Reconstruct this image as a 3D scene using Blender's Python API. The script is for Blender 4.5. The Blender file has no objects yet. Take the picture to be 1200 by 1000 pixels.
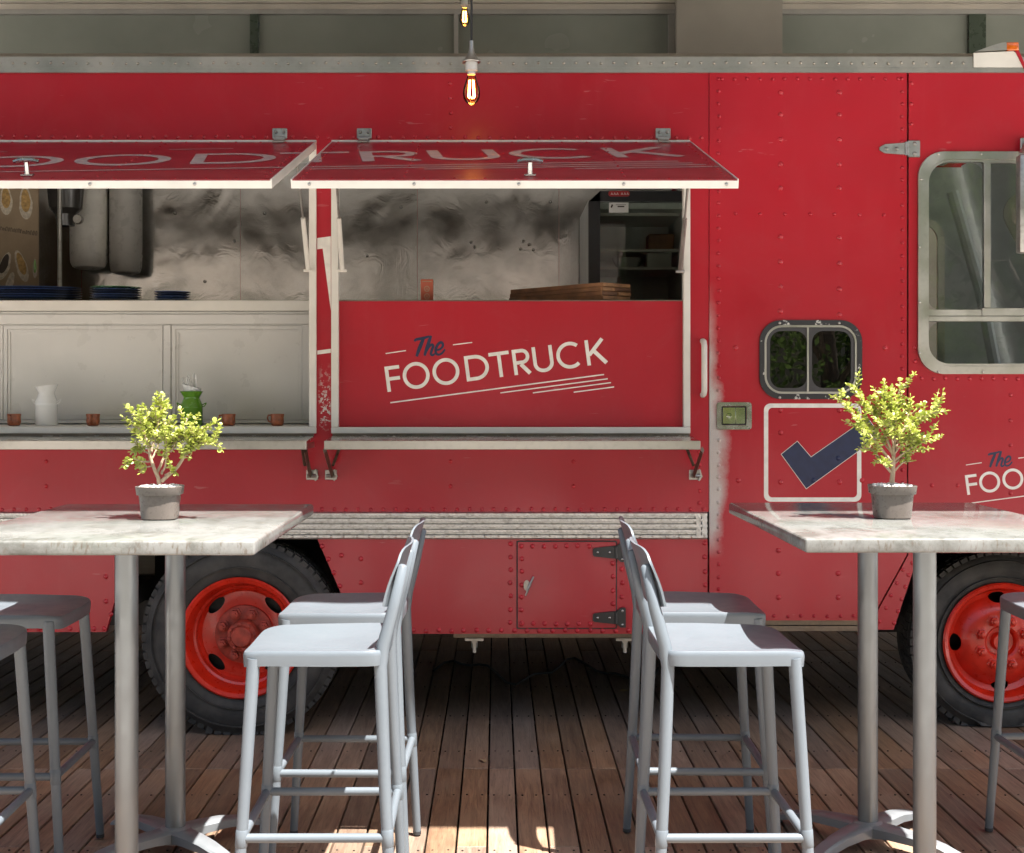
import bpy, bmesh, math, random
from mathutils import Vector, Matrix, noise as mnoise
random.seed(7)
S = bpy.context.scene
C = S.collection
R = math.radians
PI = math.pi

# ------------------------------------------------------------------ camera, sky, sun, exposure
F = 1650.0; CX = 582.0; CY = 456.0; CH = 1.41          # focal length (px of a 1200 px wide frame), vanishing point, eye height
cam = bpy.data.cameras.new('camera'); camo = bpy.data.objects.new('camera', cam); C.objects.link(camo)
camo.location = (0, 0, CH); camo.rotation_euler = (R(90), 0, 0)
cam.sensor_width = 36; cam.lens = F / 1200 * 36
cam.shift_x = (600 - CX) / 1200; cam.shift_y = -(500 - CY) / 1200
cam.clip_end = 500; cam.clip_start = 0.05
S.camera = camo
SUN = Vector((0.33, -0.28, 1.0)).normalized()
w = bpy.data.worlds.new('World'); S.world = w; w.use_nodes = True
sky = w.node_tree.nodes.new('ShaderNodeTexSky'); sky.sky_type = 'NISHITA'; sky.sun_disc = False; sky.air_density = .85; sky.dust_density = 3.0; sky.ozone_density = 1.0
sky.sun_elevation = math.asin(SUN.z); sky.sun_rotation = math.atan2(SUN.x, SUN.y)
w.node_tree.links.new(sky.outputs[0], w.node_tree.nodes['Background'].inputs[0])
w.node_tree.nodes['Background'].inputs[1].default_value = 0.07
sl = bpy.data.lights.new('sun', 'SUN'); so = bpy.data.objects.new('sun', sl); C.objects.link(so)
sl.energy = 4.9; sl.angle = R(0.53); sl.color = (1, 0.97, 0.93)
so.rotation_euler = SUN.to_track_quat('Z', 'Y').to_euler(); so.location = (3, -4, 12)
S.view_settings.view_transform = 'Standard'; S.view_settings.look = 'None'
S.view_settings.exposure = 2.1; S.view_settings.gamma = 1

# ------------------------------------------------------------------ helpers
def X(px, Y): return (px - CX) / F * Y
def Z(py, Y): return CH - (py - CY) / F * Y
YS = 5.71                                              # plane of the truck's side
def sx(px): return X(px, YS)
def sz(py): return Z(py, YS)

WLOC = {}
def finish(me, smooth):
    if smooth is not None:
        me.shade_smooth(); me.set_sharp_from_angle(angle=R(smooth))
def obj(name, bm, m, parent=None, smooth=35, origin=None):
    """bm holds world coordinates; origin goes to the base centre of the shape"""
    bmesh.ops.recalc_face_normals(bm, faces=bm.faces)
    if origin is None:
        mn = Vector((1e9,)*3); mx = Vector((-1e9,)*3)
        for v in bm.verts:
            for i in range(3): mn[i] = min(mn[i], v.co[i]); mx[i] = max(mx[i], v.co[i])
        origin = Vector(((mn.x+mx.x)/2, (mn.y+mx.y)/2, mn.z))
    origin = Vector(origin)
    bmesh.ops.translate(bm, vec=-origin, verts=bm.verts)
    me = bpy.data.meshes.new(name); bm.to_mesh(me); bm.free()
    for mm in (m if isinstance(m, (list, tuple)) else [m]): me.materials.append(mm)
    finish(me, smooth)
    o = bpy.data.objects.new(name, me); C.objects.link(o)
    WLOC[o] = origin
    if parent is not None:
        o.parent = parent; o.location = origin - WLOC[parent]
    else: o.location = origin
    return o
def tag(o, label, cat, group=None):
    o['label'] = label; o['category'] = cat
    if group: o['group'] = group
    return o
def thing(name, loc, label, cat, group=None):
    o = bpy.data.objects.new(name, None); C.objects.link(o); o.location = loc; o.empty_display_size = 0.1
    WLOC[o] = Vector(loc)
    return tag(o, label, cat, group)
def stuff(o): o['kind'] = 'stuff'; return o
def struct(o): o['kind'] = 'structure'; return o
def dup(o, parent=None):
    c = o.copy(); C.objects.link(c)
    if parent is not None: c.parent = parent
    for ch in list(o.children): dup(ch, c)
    return c
def place(o, loc, rz=0): o.location = loc; o.rotation_euler = (0, 0, rz); return o

def nb(): return bmesh.new()
def box(bm, x0, x1, y0, y1, z0, z1, bev=0, seg=1):
    vs = [bm.verts.new(p) for p in ((x0,y0,z0),(x1,y0,z0),(x1,y1,z0),(x0,y1,z0),(x0,y0,z1),(x1,y0,z1),(x1,y1,z1),(x0,y1,z1))]
    fs = [bm.faces.new([vs[i] for i in q]) for q in ((0,3,2,1),(4,5,6,7),(0,1,5,4),(1,2,6,5),(2,3,7,6),(3,0,4,7))]
    if bev:
        es = {e for f in fs for e in f.edges}
        bmesh.ops.bevel(bm, geom=list(es), offset=bev, segments=seg, affect='EDGES', profile=0.5)
    return vs
def BX(*a, **k):
    b = nb(); box(b, *a, **k); return b
def ring_faces(bm, rings, closed_path=False, cap=True):
    n = len(rings[0])
    m = len(rings)
    for i in range(m if closed_path else m-1):
        a = rings[i]; b = rings[(i+1) % m]
        for j in range(n): bm.faces.new((a[j], a[(j+1)%n], b[(j+1)%n], b[j]))
    if cap and not closed_path:
        bm.faces.new(rings[0][::-1]); bm.faces.new(rings[-1])
def tube(bm, pts, rad, seg=10, cap=True, flat=1.0):
    pts = [Vector(p) for p in pts]
    if not isinstance(rad, (list, tuple)): rad = [rad]*len(pts)
    rings = []; up = None
    for i, p in enumerate(pts):
        d = (pts[min(i+1, len(pts)-1)] - pts[max(i-1, 0)]).normalized()
        if up is None:
            up = Vector((0,0,1)) if abs(d.z) < .9 else Vector((0,1,0))
        a = d.cross(up).normalized(); b = a.cross(d).normalized(); up = b
        rings.append([bm.verts.new(p + (a*math.cos(t)*flat + b*math.sin(t))*rad[i]) for t in [2*PI*k/seg for k in range(seg)]])
    ring_faces(bm, rings, cap=cap)
def lathe(bm, prof, c, axis='z', seg=24, cap=True):
    """prof: list of (radius, height along axis). axis 'z' up or 'y' towards the camera (-Y)"""
    c = Vector(c); rings = []
    for r, h in prof:
        ring = []
        for k in range(seg):
            t = 2*PI*k/seg; a, b = math.cos(t)*r, math.sin(t)*r
            p = Vector((a, b, h)) if axis == 'z' else Vector((a, -h, b))
            ring.append(bm.verts.new(c+p))
        rings.append(ring)
    ring_faces(bm, rings, cap=cap)
def prism(bm, outer, y0, y1, holes=()):
    """outline in (x,z), extruded from y0 (front) to y1"""
    nv = []; ed = []
    for loop in [outer] + list(holes):
        vs = [bm.verts.new((x, y0, z)) for x, z in loop]
        ed += [bm.edges.new((vs[i], vs[(i+1) % len(vs)])) for i in range(len(vs))]
        nv += vs
    r = bmesh.ops.triangle_fill(bm, use_beauty=True, use_dissolve=True, edges=ed)
    fs = [g for g in r['geom'] if isinstance(g, bmesh.types.BMFace)]
    e = bmesh.ops.extrude_face_region(bm, geom=fs)
    bmesh.ops.translate(bm, vec=(0, y1-y0, 0), verts=[g for g in e['geom'] if isinstance(g, bmesh.types.BMVert)])
def rr(x0, x1, z0, z1, r, n=6):
    P = []
    for cx, cz, a in ((x1-r, z1-r, 0), (x0+r, z1-r, 90), (x0+r, z0+r, 180), (x1-r, z0+r, 270)):
        for k in range(n+1):
            t = R(a + 90*k/n); P.append((cx+math.cos(t)*r, cz+math.sin(t)*r))
    return P
def rect(x0, x1, z0, z1): return [(x0,z0),(x1,z0),(x1,z1),(x0,z1)]
def dome(bm, c, r, h, seg=8, axis='y'):
    c = Vector(c); prev = None
    for rr_, hh in ((r, 0), (r*.8, h*.55), (r*.4, h*.92)):
        ring = []
        for k in range(seg):
            t = 2*PI*k/seg; a, b = math.cos(t)*rr_, math.sin(t)*rr_
            ring.append(bm.verts.new(c + (Vector((a, -hh, b)) if axis == 'y' else Vector((a, b, hh)))))
        if prev:
            for j in range(seg): bm.faces.new((prev[j], prev[(j+1)%seg], ring[(j+1)%seg], ring[j]))
        prev = ring
    bm.faces.new(prev)
def rivets(name, pts, m, parent, r=.0075, h=.005, Y=YS):
    b = nb()
    for x, z in pts: dome(b, (x, Y, z), r, h)
    return stuff(obj(name, b, m, parent, smooth=60))
def line_pts(p0, p1, step):
    n = max(1, int(round(math.dist(p0, p1)/step)))
    return [(p0[0]+(p1[0]-p0[0])*i/n + random.uniform(-.002,.002), p0[1]+(p1[1]-p0[1])*i/n + random.uniform(-.002,.002)) for i in range(n+1)]

# ------------------------------------------------------------------ materials
class NT:
    def __init__(s, name):
        s.m = bpy.data.materials.new(name); s.m.use_nodes = True; s.t = s.m.node_tree
        s.b = s.t.nodes['Principled BSDF']; s.out = s.t.nodes['Material Output']
        s._pos = None
    def n(s, typ, **kw):
        nd = s.t.nodes.new('ShaderNode'+typ)
        for k, v in kw.items():
            if k.startswith('i_'): s.put(nd.inputs[k[2:].replace('_', ' ')], v)
            else: setattr(nd, k, v)
        return nd
    def put(s, sock, v):
        if isinstance(v, bpy.types.NodeSocket): s.t.links.new(v, sock)
        elif isinstance(v, bpy.types.Node): s.t.links.new(v.outputs[0], sock)
        else:
            if sock.type == 'RGBA' and len(v) == 3: v = (*v, 1)
            sock.default_value = v
    def set(s, **kw):
        for k, v in kw.items(): s.put(s.b.inputs[k.replace('_', ' ')], v)
    def pos(s):
        if s._pos is None: s._pos = s.n('NewGeometry').outputs['Position']
        return s._pos
    def scaled(s, sc, vec=None):
        mp = s.n('Mapping', i_Vector=vec or s.pos()); mp.inputs['Scale'].default_value = sc; return mp.outputs[0]
    def noise(s, scale, detail=4, rough=.55, vec=None, dist=0):
        return s.n('TexNoise', i_Vector=vec or s.pos(), i_Scale=scale, i_Detail=detail, i_Roughness=rough, i_Distortion=dist).outputs['Fac']
    def ramp(s, fac, a, b, ca=(0,0,0), cb=(1,1,1), mid=None):
        r = s.n('ValToRGB', i_Fac=fac); e = r.color_ramp.elements
        e[0].position = a; e[0].color = (*ca, 1); e[1].position = b; e[1].color = (*cb, 1)
        if mid: x = e.new(mid[0]); x.color = (*mid[1], 1)
        return r.outputs[0]
    def mix(s, fac, a, b, mode='MIX'):
        x = s.n('Mix', data_type='RGBA', blend_type=mode)
        s.put(x.inputs[0], fac); s.put(x.inputs[6], a); s.put(x.inputs[7], b); return x.outputs[2]
    def math(s, op, a, b=0.0, c=None, clamp=False):
        x = s.n('Math', operation=op, use_clamp=clamp); s.put(x.inputs[0], a); s.put(x.inputs[1], b)
        if c is not None: s.put(x.inputs[2], c)
        return x.outputs[0]
    def maprange(s, v, a, b, c=0.0, d=1.0):
        x = s.n('MapRange'); s.put(x.inputs[0], v)
        for i, q in enumerate((a,b,c,d)): x.inputs[i+1].default_value = q
        return x.outputs[0]
    def bump(s, h, strength=.3, dist=.01, normal=None):
        x = s.n('Bump', i_Height=h, i_Strength=strength, i_Distance=dist)
        if normal: s.put(x.inputs['Normal'], normal)
        return x.outputs[0]
    def xyz(s):
        return s.n('SeparateXYZ', i_Vector=s.pos()).outputs
def plain(name, col, rough=.5, metal=0, var=.12, vs=6, bump=.0, bs=80, coat=0, spec=.5):
    t = NT(name)
    v = t.noise(vs, 5)
    lo = tuple(c*(1-var) for c in col); hi = tuple(min(1, c*(1+var)) for c in col)
    t.set(Base_Color=t.ramp(v, .3, .7, lo, hi), Metallic=float(metal))
    t.b.inputs['Specular IOR Level'].default_value = spec
    t.set(Roughness=t.maprange(t.noise(vs*4, 4), .3, .7, max(0, rough-.07), min(1, rough+.07)))
    if coat: t.b.inputs['Coat Weight'].default_value = coat; t.b.inputs['Coat Roughness'].default_value = .12
    if bump: t.set(Normal=t.bump(t.noise(bs, 3), bump, .004))
    return t.m

def red_paint(name, worn=False, chalk=.32, base=(.41, .010, .022)):
    t = NT(name)
    big = t.noise(1.3, 3); mid = t.noise(9, 5, .6)
    c = t.mix(t.ramp(big, .35, .65), tuple(x*.88 for x in base), base)
    # chalky, wiped swirls
    sw = t.noise(2.2, 6, .7, dist=2.5)
    c = t.mix(t.math('MULTIPLY', t.ramp(sw, .52, .70), .10*chalk), c, (.62, .25, .25))
    # long faint streaks
    st = t.noise(14, 3, .6, vec=t.scaled((1, 1, .08)))
    c = t.mix(t.math('MULTIPLY', t.ramp(st, .58, .74), .10*chalk), c, (.55, .20, .20))
    # fine scratches and chips
    sc = t.noise(60, 2, .5, vec=t.scaled((.15, 1, 1.0)), dist=.6)
    ch = t.math('MULTIPLY', t.ramp(sc, .70, .73), t.ramp(t.noise(3.1, 2), .55, .62))
    c = t.mix(t.math('MULTIPLY', ch, .5*chalk), c, (.60, .45, .43))
    # dirt specks
    sp = t.math('MULTIPLY', t.ramp(t.noise(130, 2), .70, .74), t.ramp(t.noise(5.3, 2), .52, .66))
    rough = t.maprange(t.noise(5, 2), .3, .7, .29, .37)
    if not worn:
        x, y, z = t.xyz()
        inx = t.math('MULTIPLY', t.maprange(x, sx(372), sx(377)), t.maprange(x, sx(389), sx(386)))
        inz = t.math('MULTIPLY', t.maprange(z, sz(507), sz(490)), t.maprange(z, sz(425), sz(470)))
        fl = t.ramp(t.noise(48, 5, .7), .52, .56)
        c = t.mix(t.math('MULTIPLY', t.math('MULTIPLY', inx, inz), fl), c, (.56, .52, .48))
    if worn:
        x, y, z = t.xyz()
        n = t.noise(7, 6, .65)
        # worn to primer along the door seam, wide at latch height
        d = t.math('SUBTRACT', x, sx(830.5))
        prof = t.maprange(t.math('ABSOLUTE', t.math('SUBTRACT', z, sz(548))), .12, .50, .080, .036)
        lim = t.math('ADD', prof, t.math('MULTIPLY', t.math('SUBTRACT', n, .5), .10))
        mk = t.math('DIVIDE', t.math('SUBTRACT', lim, d), .045, clamp=True)
        zz = t.math('MULTIPLY', t.maprange(z, sz(655), sz(620)), t.maprange(z, sz(330), sz(425)))
        zz = t.math('MULTIPLY', mk, zz)
        gr = t.ramp(t.noise(320, 2), .25, .60)
        mk2 = t.math('MULTIPLY', zz, t.math('ADD', .75, t.math('MULTIPLY', gr, .25)), clamp=True)
        c = t.mix(mk2, c, (.50, .47, .43))
    t.set(Base_Color=c, Roughness=rough)
    t.b.inputs['Coat Weight'].default_value = .18; t.b.inputs['Coat Roughness'].default_value = .16; t.b.inputs['Specular IOR Level'].default_value = .36
    dent = t.bump(t.noise(1.8, 1.5), .5, .016)
    t.set(Normal=t.bump(t.noise(180, 2), .05, .002, dent))
    return t.m
M = {}
M['red'] = red_paint('red_paint')
M['red_worn'] = red_paint('red_paint_worn_at_seam', worn=True)
M['red_shaded'] = red_paint('red_paint_shaded_on_flap', chalk=.25, base=(.33, .007, .016))  # truck red darkened in colour, standing for the dark soffit mirrored in the flaps
M['rivet_red'] = plain('red_rivet_paint', (.44, .020, .03), .24, var=.2, vs=40)
M['wheel_red'] = plain('orange_red_wheel_enamel', (.58, .020, .006), .32, var=.2, vs=12, coat=.25)
M['hub_red'] = plain('dusty_red_hub', (.34, .045, .025), .6, var=.35, vs=35, bump=.3, bs=120)
M['white_paint'] = plain('lettering_white_paint', (.76, .73, .66), .5, var=.1, vs=30)
M['shaded_letter'] = plain('shaded_white_lettering', (.46, .37, .34), .5, var=.12, vs=30)  # the white lettering again, its shade on the flaps put into the colour
M['navy'] = plain('navy_paint', (.010, .017, .058), .45, var=.2, vs=30)
M['black'] = plain('black_rubber_paint', (.015, .015, .016), .5, var=.3, vs=20)
M['dark_gap'] = plain('dark_underside', (.045, .043, .040), .85, var=.3)
M['cream'] = plain('cream_panel', (.64, .62, .575), .32, var=.05, vs=3)
M['black_plastic'] = plain('black_hinge_plastic', (.018, .02, .021), .38, var=.2, vs=30)
M['terracotta'] = plain('terracotta_glaze', (.30, .085, .03), .4, var=.45, vs=70)
M['green_enamel'] = plain('green_enamel', (.10, .26, .012), .22, var=.06, coat=.5)
M['white_enamel'] = plain('white_enamel', (.75, .74, .70), .2, var=.04, coat=.5)
M['plate_blue'] = plain('dark_blue_plate_glaze', (.04, .07, .19), .2, var=.25, vs=25, coat=.6)
M['plate_dark'] = plain('black_blue_plate_glaze', (.012, .017, .045), .2, var=.2, coat=.6)
M['plate_rim'] = plain('green_plate_rim', (.05, .16, .06), .25, var=.2)
M['board_wood'] = plain('dark_board_wood', (.23, .105, .045), .55, var=.45, vs=14, bump=.15)
M['orange_card'] = plain('orange_printed_card', (.36, .07, .03), .5, var=.12)
M['pot'] = plain('taupe_plastic_pot', (.15, .125, .107), .30, var=.07, vs=20)
M['pebble'] = plain('white_pebbles', (.72, .70, .66), .7, var=.3, vs=120)
M['bark'] = plain('succulent_bark', (.40, .30, .20), .7, var=.25, vs=90, bump=.4, bs=160)
M['fridge_black'] = plain('fridge_black_frame', (.02, .02, .021), .35, var=.15)
M['fridge_in'] = plain('fridge_liner', (.66, .67, .64), .4, var=.05)
M['concrete'] = plain('beige_render', (.42, .38, .32), .85, var=.12, vs=3, bump=.2, bs=40)
M['soffit'] = plain('grey_soffit_paint', (.22, .205, .18), .8, var=.04, vs=1.5)
M['win_frame'] = plain('grey_window_frame', (.30, .29, .26), .5, var=.1)
M['porcelain'] = plain('white_porcelain', (.50, .48, .44), .3, var=.05)
M['cable'] = plain('black_cable', (.012, .012, .012), .6)
M['tan_card'] = None

def metal(name, col, rough, var=.12, vs=10, brushed=None, bumps=0, bs=2.5, bd=.02, dirt=0, crinkle=0):
    t = NT(name)
    v = t.noise(vs, 5, .6)
    c = t.ramp(v, .3, .7, tuple(x*(1-var) for x in col), tuple(min(1, x*(1+var)) for x in col))
    if dirt: c = t.mix(t.math('MULTIPLY', t.ramp(t.noise(45, 4), .5, .68), dirt), c, (.13, .11, .085))
    t.set(Base_Color=c, Metallic=1.0)
    r = t.maprange(t.noise(vs*2, 5), .3, .7, max(.03, rough-.06), rough+.08)
    t.set(Roughness=r)
    nrm = None
    if bumps:
        big = t.n('TexNoise', i_Vector=t.scaled((1, 1, .75)), i_Scale=bs, i_Detail=2.5, i_Roughness=.5, i_Distortion=.9).outputs['Fac']
        nrm = t.bump(big, bumps, bd)
        if crinkle: nrm = t.bump(t.noise(8, 3, .5, dist=1.5), crinkle, .02, nrm)
    if brushed:
        br = t.noise(160, 2, .5, vec=t.scaled(brushed))
        nrm = t.bump(br, .06, .002, nrm)
    if nrm: t.set(Normal=nrm)
    return t.m
M['alu'] = metal('weathered_aluminium', (.52, .49, .44), .34, var=.06, vs=4, brushed=(.05, 1, 1), dirt=.10)
M['alu_white'] = plain('white_painted_aluminium', (.66, .63, .56), .38, var=.08, vs=6)
M['alu_dull'] = metal('dull_roof_aluminium', (.42, .385, .33), .42, var=.08, vs=3, dirt=.10)
M['steel'] = metal('buckled_stainless_sheet', (.56, .55, .53), .17, var=.06, vs=3, bumps=.30, bs=1.6, bd=.05, crinkle=.045, brushed=(1, 1, .04), dirt=.06)
M['steel_plain'] = metal('plain_stainless', (.62, .60, .56), .22, var=.06, brushed=(.05, 1, 1))
M['chrome'] = metal('latch_chrome', (.46, .45, .42), .24, dirt=.15)
M['galv'] = metal('galvanised_hinge', (.42, .41, .38), .42, dirt=.3)
M['rust_bracket'] = metal('tarnished_bracket', (.22, .18, .14), .5, dirt=.5)
M['post'] = plain('satin_table_post', (.20, .212, .215), .36, metal=.55, var=.04)
M['base_alu'] = plain('cast_aluminium_base', (.27, .285, .295), .42, metal=.5, var=.06)
def stool_paint():
    t = NT('grey_blue_powder_coat')
    t.set(Base_Color=t.ramp(t.noise(5, 4), .3, .7, (.112, .130, .145), (.124, .143, .159)), Metallic=.0)
    t.b.inputs['Specular IOR Level'].default_value = .35
    c0 = t.b.inputs['Base Color'].links[0].from_socket
    sc = t.math('MULTIPLY', t.ramp(t.noise(38, 6, .72, dist=1.0), .62, .74), .10)
    c1 = t.mix(sc, c0, (.20, .22, .235))
    dk = t.math('MULTIPLY', t.ramp(t.noise(9, 5, .7), .56, .80), .06)
    t.set(Base_Color=t.mix(dk, c1, (.085, .085, .085)))
    t.set(Roughness=t.maprange(t.noise(24, 4), .3, .7, .30, .38), Normal=t.bump(t.noise(420, 2), .05, .001))
    return t.m
M['stool'] = stool_paint()
M['stool_foot'] = plain('stool_foot_plastic', (.03, .03, .032), .6)
def rail_mat():
    t = NT('treadplate_aluminium')
    v = t.noise(30, 4)
    w1 = t.n('TexWave', i_Vector=t.scaled((1, 1, .6)), i_Scale=42, i_Distortion=2, wave_type='BANDS', bands_direction='DIAGONAL').outputs['Fac']
    c = t.mix(t.ramp(t.noise(60, 4), .48, .75), (.60, .59, .57), (.36, .34, .31))
    t.set(Base_Color=c, Metallic=.85, Roughness=t.maprange(v, .3, .7, .32, .5))
    t.set(Normal=t.bump(t.math('ADD', w1, t.noise(110, 3)), .28, .003))
    return t.m
M['rail'] = rail_mat()
def table_mat():
    t = NT('washed_stone_laminate')
    n1 = t.noise(11, 9, .74, dist=.35, vec=t.scaled((1, .6, 1)))
    n2 = t.noise(26, 5, .6)
    c = t.ramp(n1, .36, .64, (.105, .104, .093), (.200, .200, .190), mid=(.5, (.168, .168, .157)))
    c = t.mix(t.math('MULTIPLY', t.ramp(t.noise(3.2, 3), .5, .68), .35), c, (.18, .195, .165))
    c = t.mix(t.math('MULTIPLY', t.ramp(t.noise(70, 6, .7), .58, .70), .45), c, (.13, .115, .095))
    c = t.mix(t.math('MULTIPLY', t.ramp(n2, .60, .70), .35), c, (.12, .09, .065))
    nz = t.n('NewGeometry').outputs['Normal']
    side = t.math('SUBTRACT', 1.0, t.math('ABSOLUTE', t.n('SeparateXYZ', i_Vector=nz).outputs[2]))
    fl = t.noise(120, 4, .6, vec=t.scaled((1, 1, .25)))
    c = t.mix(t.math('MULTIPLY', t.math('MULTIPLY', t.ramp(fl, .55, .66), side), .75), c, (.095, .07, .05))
    t.set(Base_Color=c, Roughness=t.maprange(n2, .3, .7, .09, .17))
    t.b.inputs['Specular IOR Level'].default_value = .20
    return t.m
M['table'] = table_mat()
def plank_mat():
    t = NT('weathered_hardwood_decking')
    oi = t.n('ObjectInfo').outputs['Random']
    off = t.n('CombineXYZ', i_X=t.math('MULTIPLY', oi, 37.0), i_Y=t.math('MULTIPLY', oi, 91.0), i_Z=0.0)
    p = t.n('VectorMath', operation='ADD'); t.put(p.inputs[0], t.pos()); t.put(p.inputs[1], off.outputs[0])
    grain = t.noise(28, 7, .65, vec=t.scaled((1.6, .10, 1), p.outputs[0]), dist=1.4)
    fine = t.noise(160, 4, .6, vec=t.scaled((1.5, .06, 1), p.outputs[0]))
    patch = t.noise(3.2, 5, .6, vec=p.outputs[0])
    c = t.ramp(grain, .30, .70, (.14, .078, .048), (.33, .205, .12))
    c = t.mix(t.math('MULTIPLY', t.ramp(patch, .42, .66), .45), c, (.31, .22, .15))
    c = t.mix(t.ramp(fine, .55, .72), c, t.mix(.55, c, (.05, .03, .02)))
    hs = t.n('HueSaturation', i_Color=c); t.put(hs.inputs['Value'], t.maprange(oi, 0, 1, .68, 1.22)); t.put(hs.inputs['Saturation'], t.maprange(t.math('FRACT', t.math('MULTIPLY', oi, 13.7)), 0, 1, .72, 1.06))
    t.set(Base_Color=hs.outputs[0], Roughness=t.maprange(patch, .3, .7, .42, .65))
    t.set(Normal=t.bump(t.math('ADD', grain, fine), .35, .003))
    return t.m
M['plank'] = plank_mat()
def tyre_mat():
    t = NT('dusty_tyre_rubber')
    c = t.mix(t.ramp(t.noise(12, 5), .4, .7), (.026, .025, .023), (.062, .057, .050))
    t.set(Base_Color=c, Roughness=t.maprange(t.noise(30, 4), .3, .7, .62, .8), Normal=t.bump(t.noise(150, 3), .2, .003))
    return t.m
M['tyre'] = tyre_mat()
def leaf_mat(name, a, b, trans=.35):
    t = NT(name)
    oi = t.noise(60, 2)
    c = t.ramp(oi, .3, .7, a, b)
    t.set(Base_Color=c, Roughness=.38)
    tr = t.n('BsdfTranslucent', i_Color=t.mix(.5, c, b)); mx = t.n('MixShader', i_Fac=trans)
    t.put(mx.inputs[1], t.b.outputs[0]); t.put(mx.inputs[2], tr.outputs[0]); t.put(t.out.inputs[0], mx.outputs[0])
    return t.m
M['jade'] = leaf_mat('jade_leaf', (.32, .40, .055), (.66, .68, .20))
M['tree_leaf'] = leaf_mat('tree_leaf', (.055, .10, .022), (.13, .19, .045), .4)
M['tree_bark'] = plain('tree_bark', (.13, .095, .065), .85, var=.3, vs=20, bump=.6, bs=40)
def glass(name, tint, ior=1.5, rough=0.0):
    t = NT(name)
    fr = t.n('Fresnel', i_IOR=ior); tb = t.n('BsdfTransparent', i_Color=tint); gl = t.n('BsdfGlossy', i_Color=(1,1,1), i_Roughness=rough)
    mx = t.n('MixShader', i_Fac=fr); t.put(mx.inputs[1], tb.outputs[0]); t.put(mx.inputs[2], gl.outputs[0]); t.put(t.out.inputs[0], mx.outputs[0])
    return t.m
M['glass'] = glass('window_glass', (.86, .88, .86))
M['glass_tint'] = glass('tinted_window_glass', (.10, .105, .09), 1.75)
M['glass_fridge'] = glass('fridge_door_glass', (.86, .89, .86))
M['bulb_glass'] = glass('amber_bulb_glass', (1.0, .80, .48), 1.25)
def emit(name, col, st):
    t = NT(name); e = t.n('Emission', i_Color=col, i_Strength=st); t.put(t.out.inputs[0], e.outputs[0]); return t.m
M['filament'] = emit('glowing_filament', (1.0, .45, .12), 16)
def reflection_glass():  # brightness of the reflected ground is put into the pane colour
    t = NT('glass_with_painted_reflection')
    t.set(Base_Color=t.ramp(t.noise(1.2, 4), .3, .7, (.17, .185, .155), (.25, .265, .225)), Roughness=t.maprange(t.noise(2, 3), .3, .7, .12, .3))
    return t.m
M['reflection_glass'] = reflection_glass()
M['green_edge'] = plain('green_glass_edge', (.045, .062, .042), .3)
def ground_mat():
    t = NT('pale_paving')
    br = t.n('TexBrick', i_Vector=t.pos(), i_Scale=1.0); br.inputs['Mortar Size'].default_value = .012; br.inputs['Brick Width'].default_value = .6; br.inputs['Row Height'].default_value = .6; br.offset = 0
    br.inputs['Color1'].default_value = (.52, .49, .45, 1); br.inputs['Color2'].default_value = (.46, .43, .39, 1); br.inputs['Mortar'].default_value = (.2, .18, .15, 1)
    t.set(Base_Color=t.mix(t.math('MULTIPLY', t.ramp(t.noise(.8, 5), .45, .7), .25), br.outputs[0], (.45, .42, .38)), Roughness=.8)
    return t.m
M['paving'] = ground_mat()
def card_mat():
    t = NT('brown_kraft_board')
    t.set(Base_Color=t.ramp(t.noise(8, 5), .3, .7, (.26, .19, .12), (.34, .255, .165)), Roughness=.8)
    return t.m
M['tan_card'] = card_mat()
M['toast'] = plain('painted_toast', (.42, .26, .09), .7, var=.4, vs=60)
M['toast_pale'] = plain('painted_pale', (.52, .46, .36), .7, var=.3, vs=60)
M['ink'] = plain('dark_ink', (.05, .035, .025), .7)
M['amber'] = plain('amber_lens', (.65, .13, .01), .15, var=.3, vs=40, coat=.8)
M['tub'] = plain('white_plastic_tub', (.55, .56, .50), .4)
M['red_sticker'] = plain('red_sticker', (.40, .02, .025), .35)
M['rust'] = plain('rust_stain', (.30, .10, .025), .8, var=.4, vs=80)
M['seat_vinyl'] = plain('grey_seat_vinyl', (.10, .10, .10), .5)
M['interior_paint'] = plain('grey_cab_paint', (.45, .46, .45), .5)

# ------------------------------------------------------------------ lettering (strokes in cap-height units)
def ribbon(bm, pts, wdt, closed=False, lift=0.0, taper=None):
    n = len(pts); L = []; Rr = []
    for i, p in enumerate(pts):
        a = pts[(i-1) % n] if (closed or i > 0) else p
        b = pts[(i+1) % n] if (closed or i < n-1) else p
        dx, dz = b[0]-a[0], b[1]-a[1]; l = math.hypot(dx, dz) or 1
        nx, nz = -dz/l, dx/l; h = wdt/2*(taper[i] if taper else 1)
        L.append(bm.verts.new((p[0]+nx*h, lift, p[1]+nz*h))); Rr.append(bm.verts.new((p[0]-nx*h, lift, p[1]-nz*h)))
    for i in range(n if closed else n-1):
        j = (i+1) % n; bm.faces.new((L[i], L[j], Rr[j], Rr[i]))
def arc(cx, cz, rx, rz, a0, a1, n=28): return [(cx+rx*math.cos(R(a0+(a1-a0)*k/n)), cz+rz*math.sin(R(a0+(a1-a0)*k/n))) for k in range(n+1)]
SW = .14; H = SW/2
def spline(P, n=6):
    out = []
    for i in range(len(P)-1):
        p0 = P[max(i-1,0)]; p1 = P[i]; p2 = P[i+1]; p3 = P[min(i+2, len(P)-1)]
        for k in range(n):
            t = k/n
            out.append(tuple(.5*((2*p1[j])+(-p0[j]+p2[j])*t+(2*p0[j]-5*p1[j]+4*p2[j]-p3[j])*t*t+(-p0[j]+3*p1[j]-3*p2[j]+p3[j])*t**3) for j in (0,1)))
    out.append(P[-1]); return out
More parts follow.
